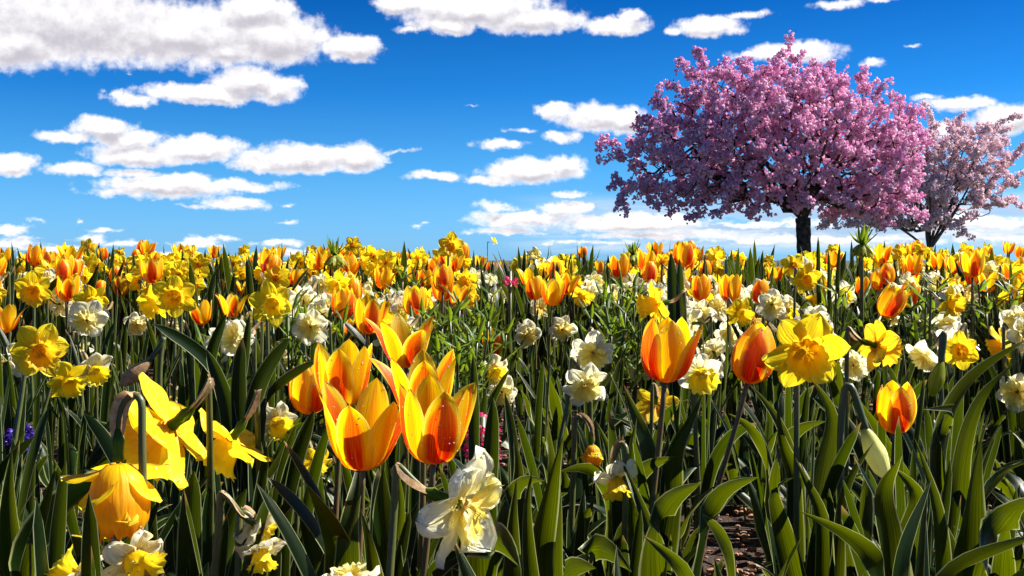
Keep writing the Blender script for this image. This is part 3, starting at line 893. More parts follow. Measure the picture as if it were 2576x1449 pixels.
G_T = 'orange and yellow tulips in the field'
HERO_T = [
 (912, 975, 1180, .75, (.03, -.18, 1), .40, 'largest wide open orange yellow tulip, left of the front pair', dict(flop=0, H=.088, bpx=880)),
 (1090, 955, 1165, .5, (.06, -.16, 1), .78, 'wide open orange yellow tulip, right of the front pair, above the white daffodil', dict(flop=0, H=.088, bpx=1035)),
 (1065, 888, 1060, .7, (.0, -.1, 1), .7, 'open yellow tulip with a backswept left petal, behind the right tulip of the front pair', dict(flop=1)),
 (858, 862, 1025, .5, (.05, -.1, 1), .45, 'yellow tulip with a broad red flame directly behind the left tulip of the front pair', dict(bpx=830)),
 (775, 915, 1042, .35, (.06, -.05, 1), 1.25, 'small tulip at the left end of the front tulip group, its right petal flamed red', dict(bpx=765)),
 (1022, 792, 925, .9, (.0, -.1, 1), .9, 'ragged wilting orange tulip with crinkled petals behind the front tulip group', dict(flop=2)),
 (1672, 795, 962, .2, (.06, -.1, 1), -.50, 'tall dark red striped tulip left of the big daffodil, one petal leaning open', dict(flop=0, bpx=1610)),
 (1880, 815, 964, .0, (.22, -.08, 1), .36, 'closed tulip with one red flame on a leaning stem beside the big daffodil', dict(bpx=1740)),
 (2250, 962, 1090, .25, (.0, -.15, 1), .52, 'single tulip with heart shaped red flame above the pale hanging bud', dict()),
 (2222, 712, 797, .15, (.55, -.1, 1), .5, 'leaning tulip with a dark red patch behind the daffodil seen from the side', dict(bpx=2140)),
 (2275, 708, 772, .2, (.45, .1, 1), 1.2, 'red patched tulip leaning right, tucked behind the other leaning tulip', dict()),
 (1238, 826, 897, .5, (.1, -.05, 1), 1.0, 'small open tulip alone between the white daffodils left of centre', dict(flop=0)),
 (925, 745, 840, .6, (.1, -.05, 1), .9, 'open tulip with backswept right petals just above the wilting tulip', dict(flop=0, bpx=905)),
 (893, 798, 868, .2, (-.05, -.1, 1), .1, 'short squat tulip with a red patch below the open backswept tulip', dict()),
 (862, 725, 802, .3, (.05, -.05, 1), -.6, 'tulip with a red right petal left of the open backswept tulip', dict()),
 (1043, 718, 797, .2, (.02, -.1, 1), .6, 'slender tulip with dark edges right of the open backswept tulip', dict()),
 (890, 700, 762, .1, (-.05, 0, 1), 2.0, 'round headed yellow tulip behind the red petalled one, second row', dict()),
 (1114, 665, 735, .35, (.03, 0, 1), .5, 'upper of two overlapping tulips in the centre left, striped red', dict()),
 (1112, 690, 758, .6, (.0, 0, 1), 1.5, 'lower of two overlapping tulips in the centre left, all orange', dict()),
 (1152, 714, 774, .5, (.1, 0, 1), -1.0, 'tulip with a long petal swept out to the right, near the bushy green leaves', dict(flop=0)),
 (963, 672, 727, .4, (.05, 0, 1), -.1, 'upright tulip with a red central stripe right of the dark green crown imperial', dict()),
 (1036, 668, 712, .1, (-.05, 0, 1), -.7, 'small tulip edged with cream, left one of a pair', dict()),
 (1066, 675, 727, .3, (.1, 0, 1), 2.2, 'small orange tulip, right one of a pair', dict()),
 (383, 648, 713, .4, (-.03, -.05, 1), .9, 'tall tulip with a red right petal standing over the frilly daffodils on the left', dict()),
 (170, 690, 758, .5, (.03, -.05, 1), -1.2, 'tulip with a red left petal on the left, above the white daffodil', dict(flop=0)),
 (288, 668, 712, .2, (.1, 0, 1), 1.1, 'orange tulip flushed red at its right edge, upper of two on the left', dict()),
 (303, 694, 746, .3, (.05, 0, 1), .4, 'orange tulip with two red stripes, lower of two on the left', dict()),
 (240, 702, 752, .8, (.4, 0, 1), .6, 'tulip lying over to the right with a pink red petal on the left', dict()),
 (12, 762, 838, .7, (-.05, 0, 1), .3, 'open tulip cut by the left edge of the photo', dict(flop=0, nleaf=1)),
 (70, 790, 842, .1, (.05, 0, 1), 1.3, 'small pale tulip with a crimson side behind the big daffodil at the left edge', dict()),
 (36, 745, 790, .3, (0, 0, 1), .3, 'small tulip with a dark red base near the left edge', dict()),
 (508, 755, 818, .5, (-.1, 0, 1), .3, 'yellow arched tulip with a red inner side, left of the red petalled open tulip', dict(flop=2)),
 (583, 738, 800, .9, (.05, 0, 1), .9, 'wide open tulip with two upright red petals left of the frilly daffodil', dict()),
 (547, 700, 742, .2, (.1, 0, 1), 1.2, 'small tulip red on its right side beyond the wide open one on the left', dict()),
 (620, 705, 750, .3, (0, 0, 1), 1.8, 'small red sided tulip just left of the frilly yellow daffodil', dict()),
 (742, 675, 718, .1, (0, 0, 1), -.2, 'narrow tulip with a maroon stripe among upright dark blades', dict()),
 (1388, 700, 770, .45, (.08, -.05, 1), -.5, 'foremost tulip of the tight bunch right of centre, red at its left', dict(flop=1)),
 (1346, 693, 755, .15, (-.02, 0, 1), -.2, 'tulip with a dark leaf across it in the tight bunch right of centre', dict()),
 (1420, 683, 742, .6, (.15, 0, 1), .4, 'yellow open tulip at the right of the tight bunch', dict(flop=0)),
 (1394, 657, 706, .3, (.0, 0, 1), .3, 'topmost tulip of the tight bunch with two red stripes', dict()),
 (1332, 672, 722, .2, (-.05, 0, 1), -.6, 'upper left tulip of the tight bunch right of centre', dict()),
 (1312, 708, 748, .4, (-.2, 0, 1), .8, 'lowest left tulip of the tight bunch, dull orange', dict()),
 (1718, 607, 672, .35, (.03, -.03, 1), 1.2, 'tall tulip standing out against the sky right of the light green crown imperial', dict()),
 (1632, 657, 712, .3, (.08, 0, 1), .7, 'tulip with red side petals just below the light green crown imperial', dict()),
 (1622, 628, 682, .1, (.1, 0, 1), -.2, 'orange tulip with a red stripe touching the light green crown imperial', dict()),
 (1560, 638, 700, .4, (-.05, 0, 1), 2.0, 'large yellow orange tulip left of the light green crown imperial', dict()),
 (1542, 660, 700, .8, (0, 0, 1), 2.0, 'tulip showing its red inside left of the light green crown imperial', dict()),
 (1506, 655, 690, .2, (0, 0, 1), 1.0, 'small yellow orange tulip between the two light green crown imperials', dict()),
 (1773, 655, 700, .3, (.02, 0, 1), .1, 'rounded orange tulip above the striped one, right of the two dark upright blades', dict()),
 (1763, 690, 755, .25, (-.02, 0, 1), -.2, 'striped tulip overlapped by a dark slanting blade', dict()),
 (1835, 690, 760, .4, (.0, 0, 1), .0, 'tulip with a red heart under the hooked daffodil stem on the right', dict()),
 (1836, 680, 716, .7, (.0, 0, 1), 1.3, 'spiky open tulip behind the red hearted one on the right', dict()),
 (1910, 702, 764, .1, (.12, 0, 1), -.1, 'bright tulip with a dark red centre above the white daffodil cluster', dict()),
 (1875, 668, 704, .3, (.1, 0, 1), .9, 'small orange tulip up and left of the bright dark centred one', dict()),
 (1206, 642, 676, .3, (.15, 0, 1), .8, 'small tulip of the three near the horizon left of centre, leftmost', dict()),
 (1231, 658, 684, .1, (.15, 0, 1), -.2, 'small tulip of the three near the horizon, middle and lowest', dict()),
 (1259, 654, 680, .1, (.1, 0, 1), -.4, 'small tulip of the three near the horizon, rightmost', dict()),
 (1465, 619, 650, .2, (.05, 0, 1), 1.0, 'tiny orange tulip on the skyline left of the middle blade', dict()),
 (2294, 638, 690, .45, (.03, 0, 1), -.1, 'tulip with a red stripe just left of the slim pale tree trunk', dict()),
 (2363, 633, 680, .1, (-.05, 0, 1), -.6, 'tulip with a maroon left side just right of the slim pale tree trunk', dict()),
 (2396, 642, 690, .3, (.1, 0, 1), .9, 'orange tulip between the maroon sided one and the large striped one at right', dict()),
 (2446, 628, 698, .4, (.02, 0, 1), .4, 'large striped tulip, tallest of the group near the right edge', dict()),
 (2448, 665, 718, .7, (.0, 0, 1), 1.3, 'orange tulip half hidden under the large striped one near the right edge', dict()),
 (2484, 682, 736, .45, (.08, 0, 1), -.5, 'tulip with a petal swept to the right near the right edge', dict(flop=0)),
 (2534, 608, 640, .4, (.2, 0, 1), .8, 'small tulip on the skyline near the right edge, left of two', dict()),
 (2563, 618, 650, .15, (.2, 0, 1), -.1, 'small tulip on the skyline at the right edge, right of two', dict()),
 (2232, 662, 716, .3, (.0, 0, 1), 1.9, 'plain yellow tulip with a cream rib above the leaning tulips', dict()),
 (2205, 680, 730, .4, (.1, 0, 1), .9, 'orange tulip with a red fold left of the plain yellow one', dict()),
 (2170, 695, 744, .15, (.02, 0, 1), -.3, 'red fronted tulip beside a dark blade below the crown imperial on the right', dict()),
 (2142, 690, 722, .1, (.0, 0, 1), 2.0, 'small all orange tulip left of the red fronted one', dict()),
 (1950, 668, 712, .2, (.05, 0, 1), 1.0, 'pale orange tulip under the thick dark tree trunk', dict()),
 (1973, 704, 740, .7, (.3, 0, 1), 1.0, 'splayed orange tulip below the thick dark tree trunk', dict()),
]
for t in HERO_T:
    px, top, bot, opn, ax, spin, lab, kw = t
    kw = dict(kw)
    if bot - top < 60: kw.setdefault('near', False)
    if not kw.get('near', True): kw.pop('flop', None)
    T(px, top, bot, opn, ax, spin, lab, group=G_T, **kw)

def D(px, py, w, ax, label, kind='yellow', **kw):
    size = kw.pop('size', .088)
    d = kw.pop('d', None)
    if d is None: d = size * F / w
    else: size = w * d / F
    P = W(px, py, d)
    PROTECT.append((px, py, w * .55, d))
    bx = kw.pop('bpx', None)
    bdy = kw.pop('bdy', 0)
    base = Vector(((bx - 1288) / F * (d + bdy), d + bdy, 0)) if bx is not None else None
    r = daffodil(P, size, ax, kw.pop('spin', random.uniform(0, 1)), label, kind, kw.pop('group', 'yellow daffodils in the field' if not kind.startswith('cream') else 'white and cream daffodils in the field'),
                    base, near=kw.pop('near', d < 4.4), far_i=int(px) % 7, **kw)
    if d < 1.9: dew(r, seed=int(px), n=130 if px == 300 else 40)
    return r

D(428, 1075, 290, (-.62, .16, -.50), 'largest yellow daffodil at front left, orange trumpet pointing down to the left', size=.122, spin=.75, bpx=530, bdy=.14, cup=(1.0, 1.0))
D(298, 1168, 290, (.05, -.12, -1), 'big drooping yellow daffodil hanging straight down at front left, dewy petals', size=.100, swings=(-.50, -1.0, -.85, -.30, .05, -.3), bpx=375, spin=.0, cup=(.98, 1.4))
D(580, 1110, 215, (-.5, -.15, -.75), 'yellow daffodil in side view with a brown spathe, right of the largest one', 'allyellow', swing=.1, bpx=660, bdy=.1, size=.10)
D(97, 880, 140, (.55, -.75, -.25), 'yellow daffodil with orange trumpet turned right near the left edge', bpx=8)
D(170, 955, 110, (.55, -.6, -.5), 'frilly yellow daffodil below the one near the left edge, trumpet pointing down right', 'allyellow', bpx=65)
D(2025, 880, 205, (-.12, -1, -.30), 'big yellow daffodil facing the camera with a wide orange trumpet, right of centre', size=.10, spin=.15, cup=(1.1, .9))
D(2205, 870, 140, (.85, .35, -.25), 'yellow daffodil seen from behind with a brown neck, right of the big one', bpx=2130)
D(1650, 765, 120, (-.95, -.25, -.12), 'yellow daffodil in profile with orange trumpet pointing left, over the striped tall tulip', bpx=1760)
D(440, 745, 110, (.1, -1, -.15), 'yellow daffodil facing the camera, right one of the pair under the tall left tulip')
D(392, 762, 95, (-.5, -.7, -.5), 'yellow daffodil with trumpet down left, left one of the pair under the tall left tulip', 'allyellow')
D(683, 765, 112, (.35, -.9, -.1), 'frilly yellow daffodil facing right on the left of the bushy green leaves', 'allyellow')
D(1650, 1015, 115, (.1, .75, -.55), 'dull yellow daffodil seen from behind through the stem of the tall striped tulip')
D(790, 1160, 90, (.3, -.6, -.6), 'small crumpled yellow daffodil low down left of the front tulip pair', 'allyellow', bpx=740, d=1.45)
D(228, 755, 90, (.5, -.7, -.4), 'frilly yellow daffodil directly above the white daffodil on the left', 'allyellow')
D(85, 728, 95, (.3, -.8, -.3), 'yellow daffodil with broad petals upper left, near the left edge')
D(1490, 1120, 90, (.05, -.1, -1), 'half open orange yellow daffodil hanging down with drops of dew', d=1.4, swing=-.9, bpx=1430, cup=(.9, 1.35))
D(1550, 1205, 130, (.05, -.5, -.9), 'yellow and white dewy daffodil hanging low among the tulip leaves', 'creamtrumpet', swing=.3, bpx=1565, d=1.3)
D(2390, 762, 85, (.5, -.7, -.2), 'frilled yellow daffodil right of the leaning tulips')
D(2548, 735, 75, (.4, -.7, -.3), 'yellow daffodil at the right edge above the white ones')
D(1862, 785, 80, (.4, -.8, -.4), 'fringed yellow daffodil hanging from a hooked stem above the closed tulip', 'allyellow')
D(1135, 622, 72, (.2, -.9, .1), 'large yellow daffodil on the skyline left of centre')
D(888, 618, 48, (-.3, -.9, .2), 'star shaped orange yellow daffodil on the skyline beside the dark crown imperial', 'orange')
D(222, 622, 44, (.2, -.9, .2), 'star shaped yellow daffodil on the skyline at the left', 'orange')
D(1240, 606, 24, (.95, -.1, .5), 'lone yellow daffodil bent up over the skyline left of centre', 'allyellow')
D(2262, 637, 46, (.1, -.9, .2), 'upright yellow daffodil on the skyline left of the slim tree trunk', 'allyellow')
D(1995, 668, 62, (.0, -1, .0), 'yellow daffodil with an orange cup in front of the thick dark trunk', 'orange')
D(2025, 700, 80, (.2, -.9, -.2), 'yellow daffodil with long petals below the thick dark trunk')
D(695, 700, 70, (.0, -1, .1), 'yellow daffodil with an orange red cup left of the dark crown imperial', 'orange')
D(500, 665, 60, (.3, -.8, -.2), 'yellow daffodil with an orange cup right of the tall left tulip', 'orange')
D(850, 712, 70, (-.3, -.8, -.3), 'plain yellow daffodil under the dark crown imperial', 'allyellow')
D(2050, 745, 60, (.3, -.4, -.8), 'yellow daffodil nodding above the white cluster right of centre', 'allyellow')
D(1800, 645, 56, (.5, -.6, .2), 'yellow daffodil pointing right on the skyline left of the thick trunk', 'allyellow')
D(1465, 745, 62, (-.3, -.5, -.6), 'yellow daffodil with a dark leaf across it right of the tight tulip bunch')

D(1155, 1265, 300, (.84, -.36, -.2), 'large white daffodil in side view with a yellow throat, front centre', 'cream', size=.105, spin=.1, bpx=950)
D(220, 805, 100, (.1, -1, -.15), 'white split cupped daffodil facing the camera at upper left', 'cream')
D(345, 815, 66, (.2, -.8, -.4), 'small cream daffodil right of the white one at upper left', 'cream')
D(438, 820, 60, (.3, -.6, -.7), 'nodding cream daffodil left of a broad arching leaf', 'cream')
D(782, 822, 96, (.0, -1, -.15), 'cream white daffodil facing the camera left of the squat tulip', 'cream')
D(235, 930, 100, (.6, -.6, -.4), 'pale yellow daffodil turned right beside the frilly yellow one on the left', 'creamtrumpet')
D(200, 878, 75, (.1, .3, -.6), 'white daffodil partly behind the yellow one near the left edge', 'cream')
D(438, 1000, 75, (-.1, .5, -.4), 'small white daffodil peeping out behind the largest yellow one', 'cream')
D(1325, 842, 76, (.4, -.8, -.3), 'cream daffodil cluster bloom, left of two in the centre', 'cream')
D(1412, 828, 78, (.3, -.8, -.2), 'cream daffodil cluster bloom, right of two in the centre', 'cream')
D(1492, 885, 120, (.0, -.8, -.5), 'upper large cream white daffodil right of centre', 'cream')
D(1470, 965, 125, (.2, -.8, -.5), 'lower large cream white daffodil right of centre with a brown spathe', 'cream', bpx=1380)
D(1552, 850, 66, (.6, -.7, -.3), 'small cream daffodil above the upper large white one', 'cream')
D(1762, 935, 130, (.0, -.85, -.45), 'yellow centred white daffodil between the two hero tulips right of centre', 'creamtrumpet')
D(1795, 885, 85, (-.1, .6, .3), 'white daffodil seen from behind between the two tulips right of centre', 'cream')
D(1612, 925, 78, (-.2, -.8, .0), 'white daffodil half hidden left of the tall striped tulip', 'cream')
D(1240, 925, 90, (.3, -.6, -.5), 'pale yellow ruffled daffodil right of the front tulip group', 'creamtrumpet')
D(1262, 985, 90, (-.1, -.8, -.4), 'ruffled white daffodil with a shrivelled spathe right of the front tulips', 'cream')
D(1275, 1045, 72, (.2, -.8, -.5), 'small yellow white daffodil lowest of the column right of the front tulips', 'cream')
D(692, 1060, 115, (.45, -.6, -.3), 'white daffodil with yellow streaks left of the front tulip group', 'creamtrumpet')
D(640, 1320, 125, (.5, .25, -.45), 'pale daffodil with a rounded back petal at bottom left of centre', 'creamtrumpet', bpx=500, d=1.0)
D(655, 1385, 130, (.2, -.5, -.7), 'creamy crumpled daffodil at the bottom under the pale one', 'creamtrumpet', bpx=600, d=1.0)
D(235, 1345, 105, (.0, -.4, -.9), 'pale yellow daffodil with drooping petals below the hanging yellow one', 'orange', bpx=290, d=1.32)
D(330, 1400, 185, (.55, -.35, -.35), 'yellow daffodil with a white back petal at the bottom left edge', 'creamtrumpet', spin=.5, bpx=250, d=.92)
D(185, 1450, 160, (-.5, -.1, .5), 'flat white daffodil with yellow streak at the very bottom left', 'creamtrumpet', bpx=190, d=.9)
D(880, 1462, 150, (.0, .3, .8), 'white petal tips of a daffodil cut by the bottom edge under the front tulip pair', 'cream', bpx=880, d=.85)
D(2560, 985, 110, (-.5, -.6, -.1), 'white daffodil cut by the right edge of the photo', 'cream')
D(1940, 765, 82, (.1, -.9, -.2), 'cream daffodil above the big yellow one, left of two', 'cream')
D(2122, 740, 70, (-.2, -.9, -.2), 'cream daffodil right of the big yellow one under the dark blades', 'creamtrumpet')
D(2240, 805, 62, (.3, .3, .4), 'white daffodil with a dewy back petal under the leaning tulip', 'cream')
D(2310, 815, 62, (.4, -.8, -.2), 'small cream daffodil right of the one seen from behind', 'cream')
D(2145, 850, 60, (.1, -.8, -.6), 'small white daffodil left of the one seen from behind', 'cream')
D(2480, 800, 58, (.6, -.6, -.3), 'small white daffodil near the right edge of the middle rows', 'cream')
D(1120, 890, 70, (.0, .8, .5), 'single white bloom behind the front tulip group', 'cream')
D(1250, 745, 52, (.4, -.8, -.1), 'small white daffodil beside the large blade left of the tight tulip bunch', 'cream')
D(1880, 968, 70, (.5, -.2, -.5), 'pale crumpled daffodil under the closed tulip', 'cream')
D(705, 905, 80, (.3, -.6, -.6), 'small yellow cream daffodil among leaves left of the front tulip group', 'cream')
D(1835, 840, 75, (-.2, -.8, -.4), 'cream daffodil above the closed tulip', 'cream')

# pale bud hanging on a hooked stem
def bud(px, py, d, label, bpx, ax=(.35, -.1, -.9)):
    P = W(px, py, d); axv = Vector(ax).normalized()
    base = Vector(((bpx - 1288) / F * d, d, ground_z(d)))
    r = root('daffodil_bud', base); tag(r, label, 'flower bud')
    L = P - base
    top = L - axv * .05 + Vector((-.01, 0, .012))
    C = np.concatenate([bez((0, 0, -.01), (0, 0, L.z * .5), top - Vector((.012, 0, .06)), top, 10)[:-1], bez(top, top + Vector((.008, 0, .02)), L - axv * .035 + Vector((0, 0, .008)), L, 8)])
    ob('stem', mesh('stem', *tube(C, .0045, 8), mats=[M['stem']]), r)
    K = [L + axv * t for t in np.linspace(-.012, .055, 12)]
    ob('bud', mesh('bud', *tube(K, np.interp(np.linspace(0, 1, 12), [0, .15, .5, .8, 1], [.004, .009, .0145, .011, .002]), 14), mats=[M['bud'] if 'pale' in label else M['spathe'] if 'dark' in label else M['bell']]), r)
    add_leaves(r, DL, 2, .6, .8)
    PROTECT.append((px, py + 20, 50, d))
bud(2185, 1100, 1.35, 'pale green yellow bud hanging from a hooked stem under the single tulip', 2125)
bud(2365, 925, 2.0, 'brownish hooked daffodil bud right of the one seen from behind', 2385, (-.3, -.1, -.9))
bud(365, 920, 1.9, 'dark drooping seed head in the shadows left of the arching leaf', 410, (-.75, -.1, -.6))

# crown imperials
def crown_imperial(px, py, w, label, tone):
    d = .15 * F / w
    P = W(px, py, d)
    base = Vector((P.x, d, ground_z(d)))
    r = root('crown_imperial', base); tag(r, label, 'crown imperial', 'crown imperials rising over the field')
    L = P - base
    ob('stem', mesh('stem', *tube(bez((0, 0, 0), (0, 0, L.z * .4), L - Vector((0, 0, L.z * .3)), L, 10), np.linspace(.008, .006, 10), 9), mats=[M['stem']]), r)
    rr = random.Random(px)
    for k in range(16):
        a = k * 2.4; up = rr.uniform(.15, 1.15)
        me = CIL[k % 3]
        ob('crown_leaf', me, r, Matrix.Translation(L) @ Rz(a) @ Ry(up) @ Matrix.Scale(rr.uniform(.7, 1.15), 4))
    for k in range(6):
        a = k * 1.047 + .3
        ob('bell', CIB, r, Matrix.Translation(L + Vector((0, 0, -.004))) @ Rz(a) @ Ry(2.38 + rr.uniform(-.15, .15)) @ Matrix.Scale(rr.uniform(.9, 1.1), 4))
    for k in range(9):
        a = k * 2.4
        ob('leaf', BL[k % 5], r, Matrix.Translation((0, 0, L.z * rr.uniform(.25, .6))) @ Rz(a))
    PROTECT.append((px, py, w * .5, d))
def _spear(L, hw, seed):
    v = np.linspace(0, 1, 9); C = np.stack([.004 * np.sin(3 * v + seed), 0 * v, L * v], 1)
    return strap(C, hw * wprof(v, ([0, .2, .6, 1], [.7, 1, .7, .02])), np.tile([0, 1, 0], (9, 1)), .5, 0, nu=5)
CIL = [mesh('crown_leaf', *_spear(l, .0085, s), mats=[M['leaf_b']]) for l, s in ((.075, 0), (.06, 1), (.085, 2))]
_g = Geo()
for k in range(6):
    vv = np.linspace(0, 1, 9)
    C_ = np.stack([np.interp(vv, [0, .15, .5, 1], [.002, .010, .0155, .014]), 0 * vv, .055 * vv], 1)
    _g.add(*strap(C_, .0085 * wprof(vv, ([0, .3, .7, 1], [.5, 1, .9, .1])), np.tile([0, 1, 0], (9, 1)), -.3, 0, nu=5), 0, Rz(k * 1.047))
CIB = _g.mesh('bell', [M['bell']])
crown_imperial(843, 640, 104, 'tall dark green crown imperial with drooping bells on the skyline at left', 0)
crown_imperial(1592, 640, 84, 'light green crown imperial with spiky crown against the sky at centre right', 1)
crown_imperial(2168, 612, 108, 'tallest crown imperial, green and starry, right of the thick dark trunk', 0)
crown_imperial(1484, 665, 66, 'low small crown imperial with one upright spike right of centre', 1)

# bushy light green plants between the middle tulips
def bushy(px, py, d, label):
    P = W(px, py, d); z0 = ground_z(d)
    r = root('leafy_plant', (P.x, d, z0)); tag(r, label, 'leafy plant', 'bushy light green plants between the tulips')
    h = max(.16, P.z - z0)
    for s in range(4):
        a = s * 1.6; e = Vector((.045 * math.cos(a), .045 * math.sin(a), h * random.uniform(.75, 1)))
        C = bez((0, 0, 0), (0, 0, h * .4), e - Vector((0, 0, h * .3)), e, 8)
        ob('stem', mesh('stem', *tube(C, .003, 5), mats=[M['stem']]), r)
        for k in range(11):
            q = C[min(7, 3 + k // 2)]
            ob('leaf', BL[(k + s) % 5], r, Matrix.Translation(q) @ Rz(k * 2.4 + s) @ Ry(random.uniform(-.5, .2)) @ Matrix.Scale(random.uniform(.5, .85), 4))
for (px, py, d) in ((1110, 770, 2.7), (1180, 790, 2.6), (1230, 800, 2.9), (1150, 830, 2.5), (1040, 820, 2.7), (1005, 740, 3.2), (730, 760, 2.9), (820, 790, 2.8), (770, 735, 3.2),
                    (1010, 700, 3.4), (1200, 740, 3.3), (1560, 720, 3.1), (1600, 745, 3.0), (1530, 760, 2.9), (2345, 695, 3.2), (2310, 715, 3.0), (2500, 690, 3.3), (2520, 720, 3.1), (2090, 715, 3.2), (560, 815, 2.6)):
    bushy(px, py, d, 'bushy light green plant with many small lance shaped leaves between middle row tulips')

# hyacinths
def hyacinth(px, py, d, mat, label, n=34, h=.09):
    P = W(px, py, d); z0 = ground_z(d)
    r = root('hyacinth', (P.x, d, z0)); tag(r, label, 'hyacinth')
    L = P.z - z0
    ob('stem', mesh('stem', *tube([(0, 0, -.01), (0, 0, L * .5), (0, 0, L + .03)], .006, 8), mats=[M['stem']]), r)
    g = Geo()
    for k in range(n):
        a = k * 2.4; z = L - h / 2 + h * k / n
        for q in range(6):
            vv = np.linspace(0, 1, 5)
            C = np.stack([.004 + .014 * vv, 0 * vv, .006 * np.sin(2.2 * vv) - .008 * vv ** 2], 1)
            g.add(*strap(C, .0028 * np.array([.7, 1, 1, .7, .1]), np.tile([0, 1, 0], (5, 1)), .3, 0, nu=3), 0, Matrix.Translation((0, 0, z)) @ Rz(a) @ Matrix.Translation((.012, 0, 0)) @ Ry(.3) @ Rx(q * 1.047) @ Ry(-.6))
    ob('flower_spike', g.mesh('flower_spike', [mat]), r)
    add_leaves(r, DL, 3, .5, .7)
hyacinth(48, 1100, 2.0, M['purple'], 'deep purple hyacinth low in the shadows near the left edge', 12, .035)
hyacinth(1212, 1100, 1.6, M['pink'], 'crimson pink hyacinth half hidden right of the front tulip pair', 20, .06)
hyacinth(1283, 705, 3.6, M['pink'], 'crimson pink hyacinth far back near the tight tulip bunch', 8, .02)

#SECTION_LEAVES#
# ---------------------------------------------------------------- single large leaves seen in front, gathered as non flowering plants
def leaf_plant(label, base_px, d, blades, kind='t'):
    """blades: list of (points [(px, py, distance)], half width m, side vector)"""
    bx = (base_px - 1288) / F * d
    b = Vector((bx, d, ground_z(d)))
    r = root('tulip_plant' if kind == 't' else 'daffodil_plant', b)
    tag(r, label, 'leafy plant')
    for pts, hw, side in blades:
        Q = [np.array((0, 0, 0.0))] + [np.array(W(*p) - b) for p in pts]
        Q = np.array(Q)
        s = np.concatenate([[0], np.cumsum(np.linalg.norm(np.diff(Q, axis=0), axis=1))]); s /= s[-1]
        v = np.linspace(0, 1, 24)
        C = np.stack([np.interp(v, s, Q[:, i]) for i in range(3)], 1)
        for _ in range(5): C[1:-1] = (C[:-2] + 2 * C[1:-1] + C[2:]) / 4
        tw = TW if kind == 't' else DW
        side = np.array(side, float)
        S = np.tile(side, (24, 1))
        me = mesh('leaf', *strap(C, hw * wprof(v, tw), S, random.uniform(.25, .5), random.uniform(.12, .3) if kind == 't' else 0, random.uniform(10, 16), random.uniform(0, 6), nu=9),
                  mats=[M['leaf_t'] if kind == 't' else M['leaf_d']])
        ob('leaf', me, r)

R_ = (1, 0, 0)
leaf_plant('tulip plant with tall upright pointed leaves at bottom centre right', 1385, 1.15,
           [([(1350, 1400, 1.15), (1385, 1200, 1.12), (1420, 1085, 1.1)], .020, (1, .5, 0)), ([(1400, 1330, 1.15), (1392, 1180, 1.2), (1378, 1050, 1.2)], .014, (1, -.6, 0)), ([(1330, 1400, 1.1), (1320, 1250, 1.1), (1342, 1170, 1.1)], .011, (1, .2, 0))])
leaf_plant('tulip plant with a very broad leaf lit through at the bottom right', 2420, 1.12,
           [([(2425, 1400, 1.12), (2440, 1250, 1.12), (2470, 1100, 1.08)], .026, (1, .4, 0)), ([(2480, 1380, 1.1), (2530, 1290, 1.1), (2600, 1250, 1.05)], .034, (.2, -.3, 1))])
leaf_plant('tulip plant with a leaf swept across the bottom right corner', 2300, 1.0,
           [([(2370, 1440, 1.0), (2470, 1395, 1.0), (2620, 1345, 1.0)], .022, (0, -.4, 1)), ([(2250, 1420, 1.0), (2290, 1330, 1.02), (2345, 1200, 1.05)], .014, (1, .3, 0))])
leaf_plant('tulip plant with long leaf rising from lower left, dark and arching', 60, 1.25,
           [([(60, 1400, 1.2), (130, 1300, 1.2), (250, 1200, 1.22), (430, 1125, 1.3)], .026, (.25, -.5, 1)), ([(30, 1380, 1.2), (18, 1250, 1.2), (30, 1130, 1.2)], .018, (1, .3, 0)), ([(70, 1420, 1.2), (110, 1290, 1.15), (145, 1160, 1.1)], .010, (1, -.2, .3))])
leaf_plant('tulip plant with two overlapping S shaped leaves left of the front tulip stem', 850, 1.2,
           [([(860, 1400, 1.18), (840, 1330, 1.15), (800, 1265, 1.12), (770, 1215, 1.12)], .024, (1, .2, .2)), ([(880, 1400, 1.15), (870, 1330, 1.15), (900, 1240, 1.2), (905, 1150, 1.25)], .018, (1, -.3, 0)), ([(800, 1400, 1.25), (760, 1320, 1.25), (752, 1260, 1.25)], .020, (1, .4, 0))])
leaf_plant('tulip plant with broad leaves behind the stems of the front tulip pair', 985, 1.25,
           [([(975, 1400, 1.25), (960, 1280, 1.25), (965, 1170, 1.25)], .026, (1, .3, 0)), ([(1000, 1380, 1.25), (1015, 1280, 1.25), (1000, 1180, 1.25)], .018, (1, -.4, 0)), ([(935, 1420, 1.1), (925, 1340, 1.08), (905, 1275, 1.08)], .016, (1, .6, .1))])
leaf_plant('tulip plant with a broad drooping leaf right of the large white daffodil', 1250, 1.12,
           [([(1210, 1330, 1.12), (1255, 1345, 1.08), (1310, 1430, 1.02)], .028, (.5, -.3, 1)), ([(1290, 1420, 1.15), (1285, 1320, 1.15), (1300, 1200, 1.15)], .014, (1, .3, 0))])
leaf_plant('tulip plant with low leaf hump cut by the bottom edge right of centre', 1440, .98,
           [([(1400, 1440, .98), (1440, 1412, .96), (1500, 1430, .93)], .030, (.3, -.2, 1)), ([(1470, 1360, 1.2), (1530, 1375, 1.15), (1590, 1440, 1.1)], .028, (.5, -.4, 1))])
leaf_plant('tulip plant with wavy leaves around the stem of the tall striped tulip', 1620, 1.45,
           [([(1640, 1180, 1.45), (1625, 1090, 1.45), (1590, 1040, 1.45), (1568, 965, 1.45)], .021, (1, .3, 0)), ([(1690, 1230, 1.45), (1680, 1130, 1.45), (1740, 1060, 1.45), (1770, 985, 1.45)], .021, (1, .2, 0)), ([(1590, 1200, 1.4), (1585, 1120, 1.4), (1602, 1050, 1.4)], .014, (1, 0, 0))])
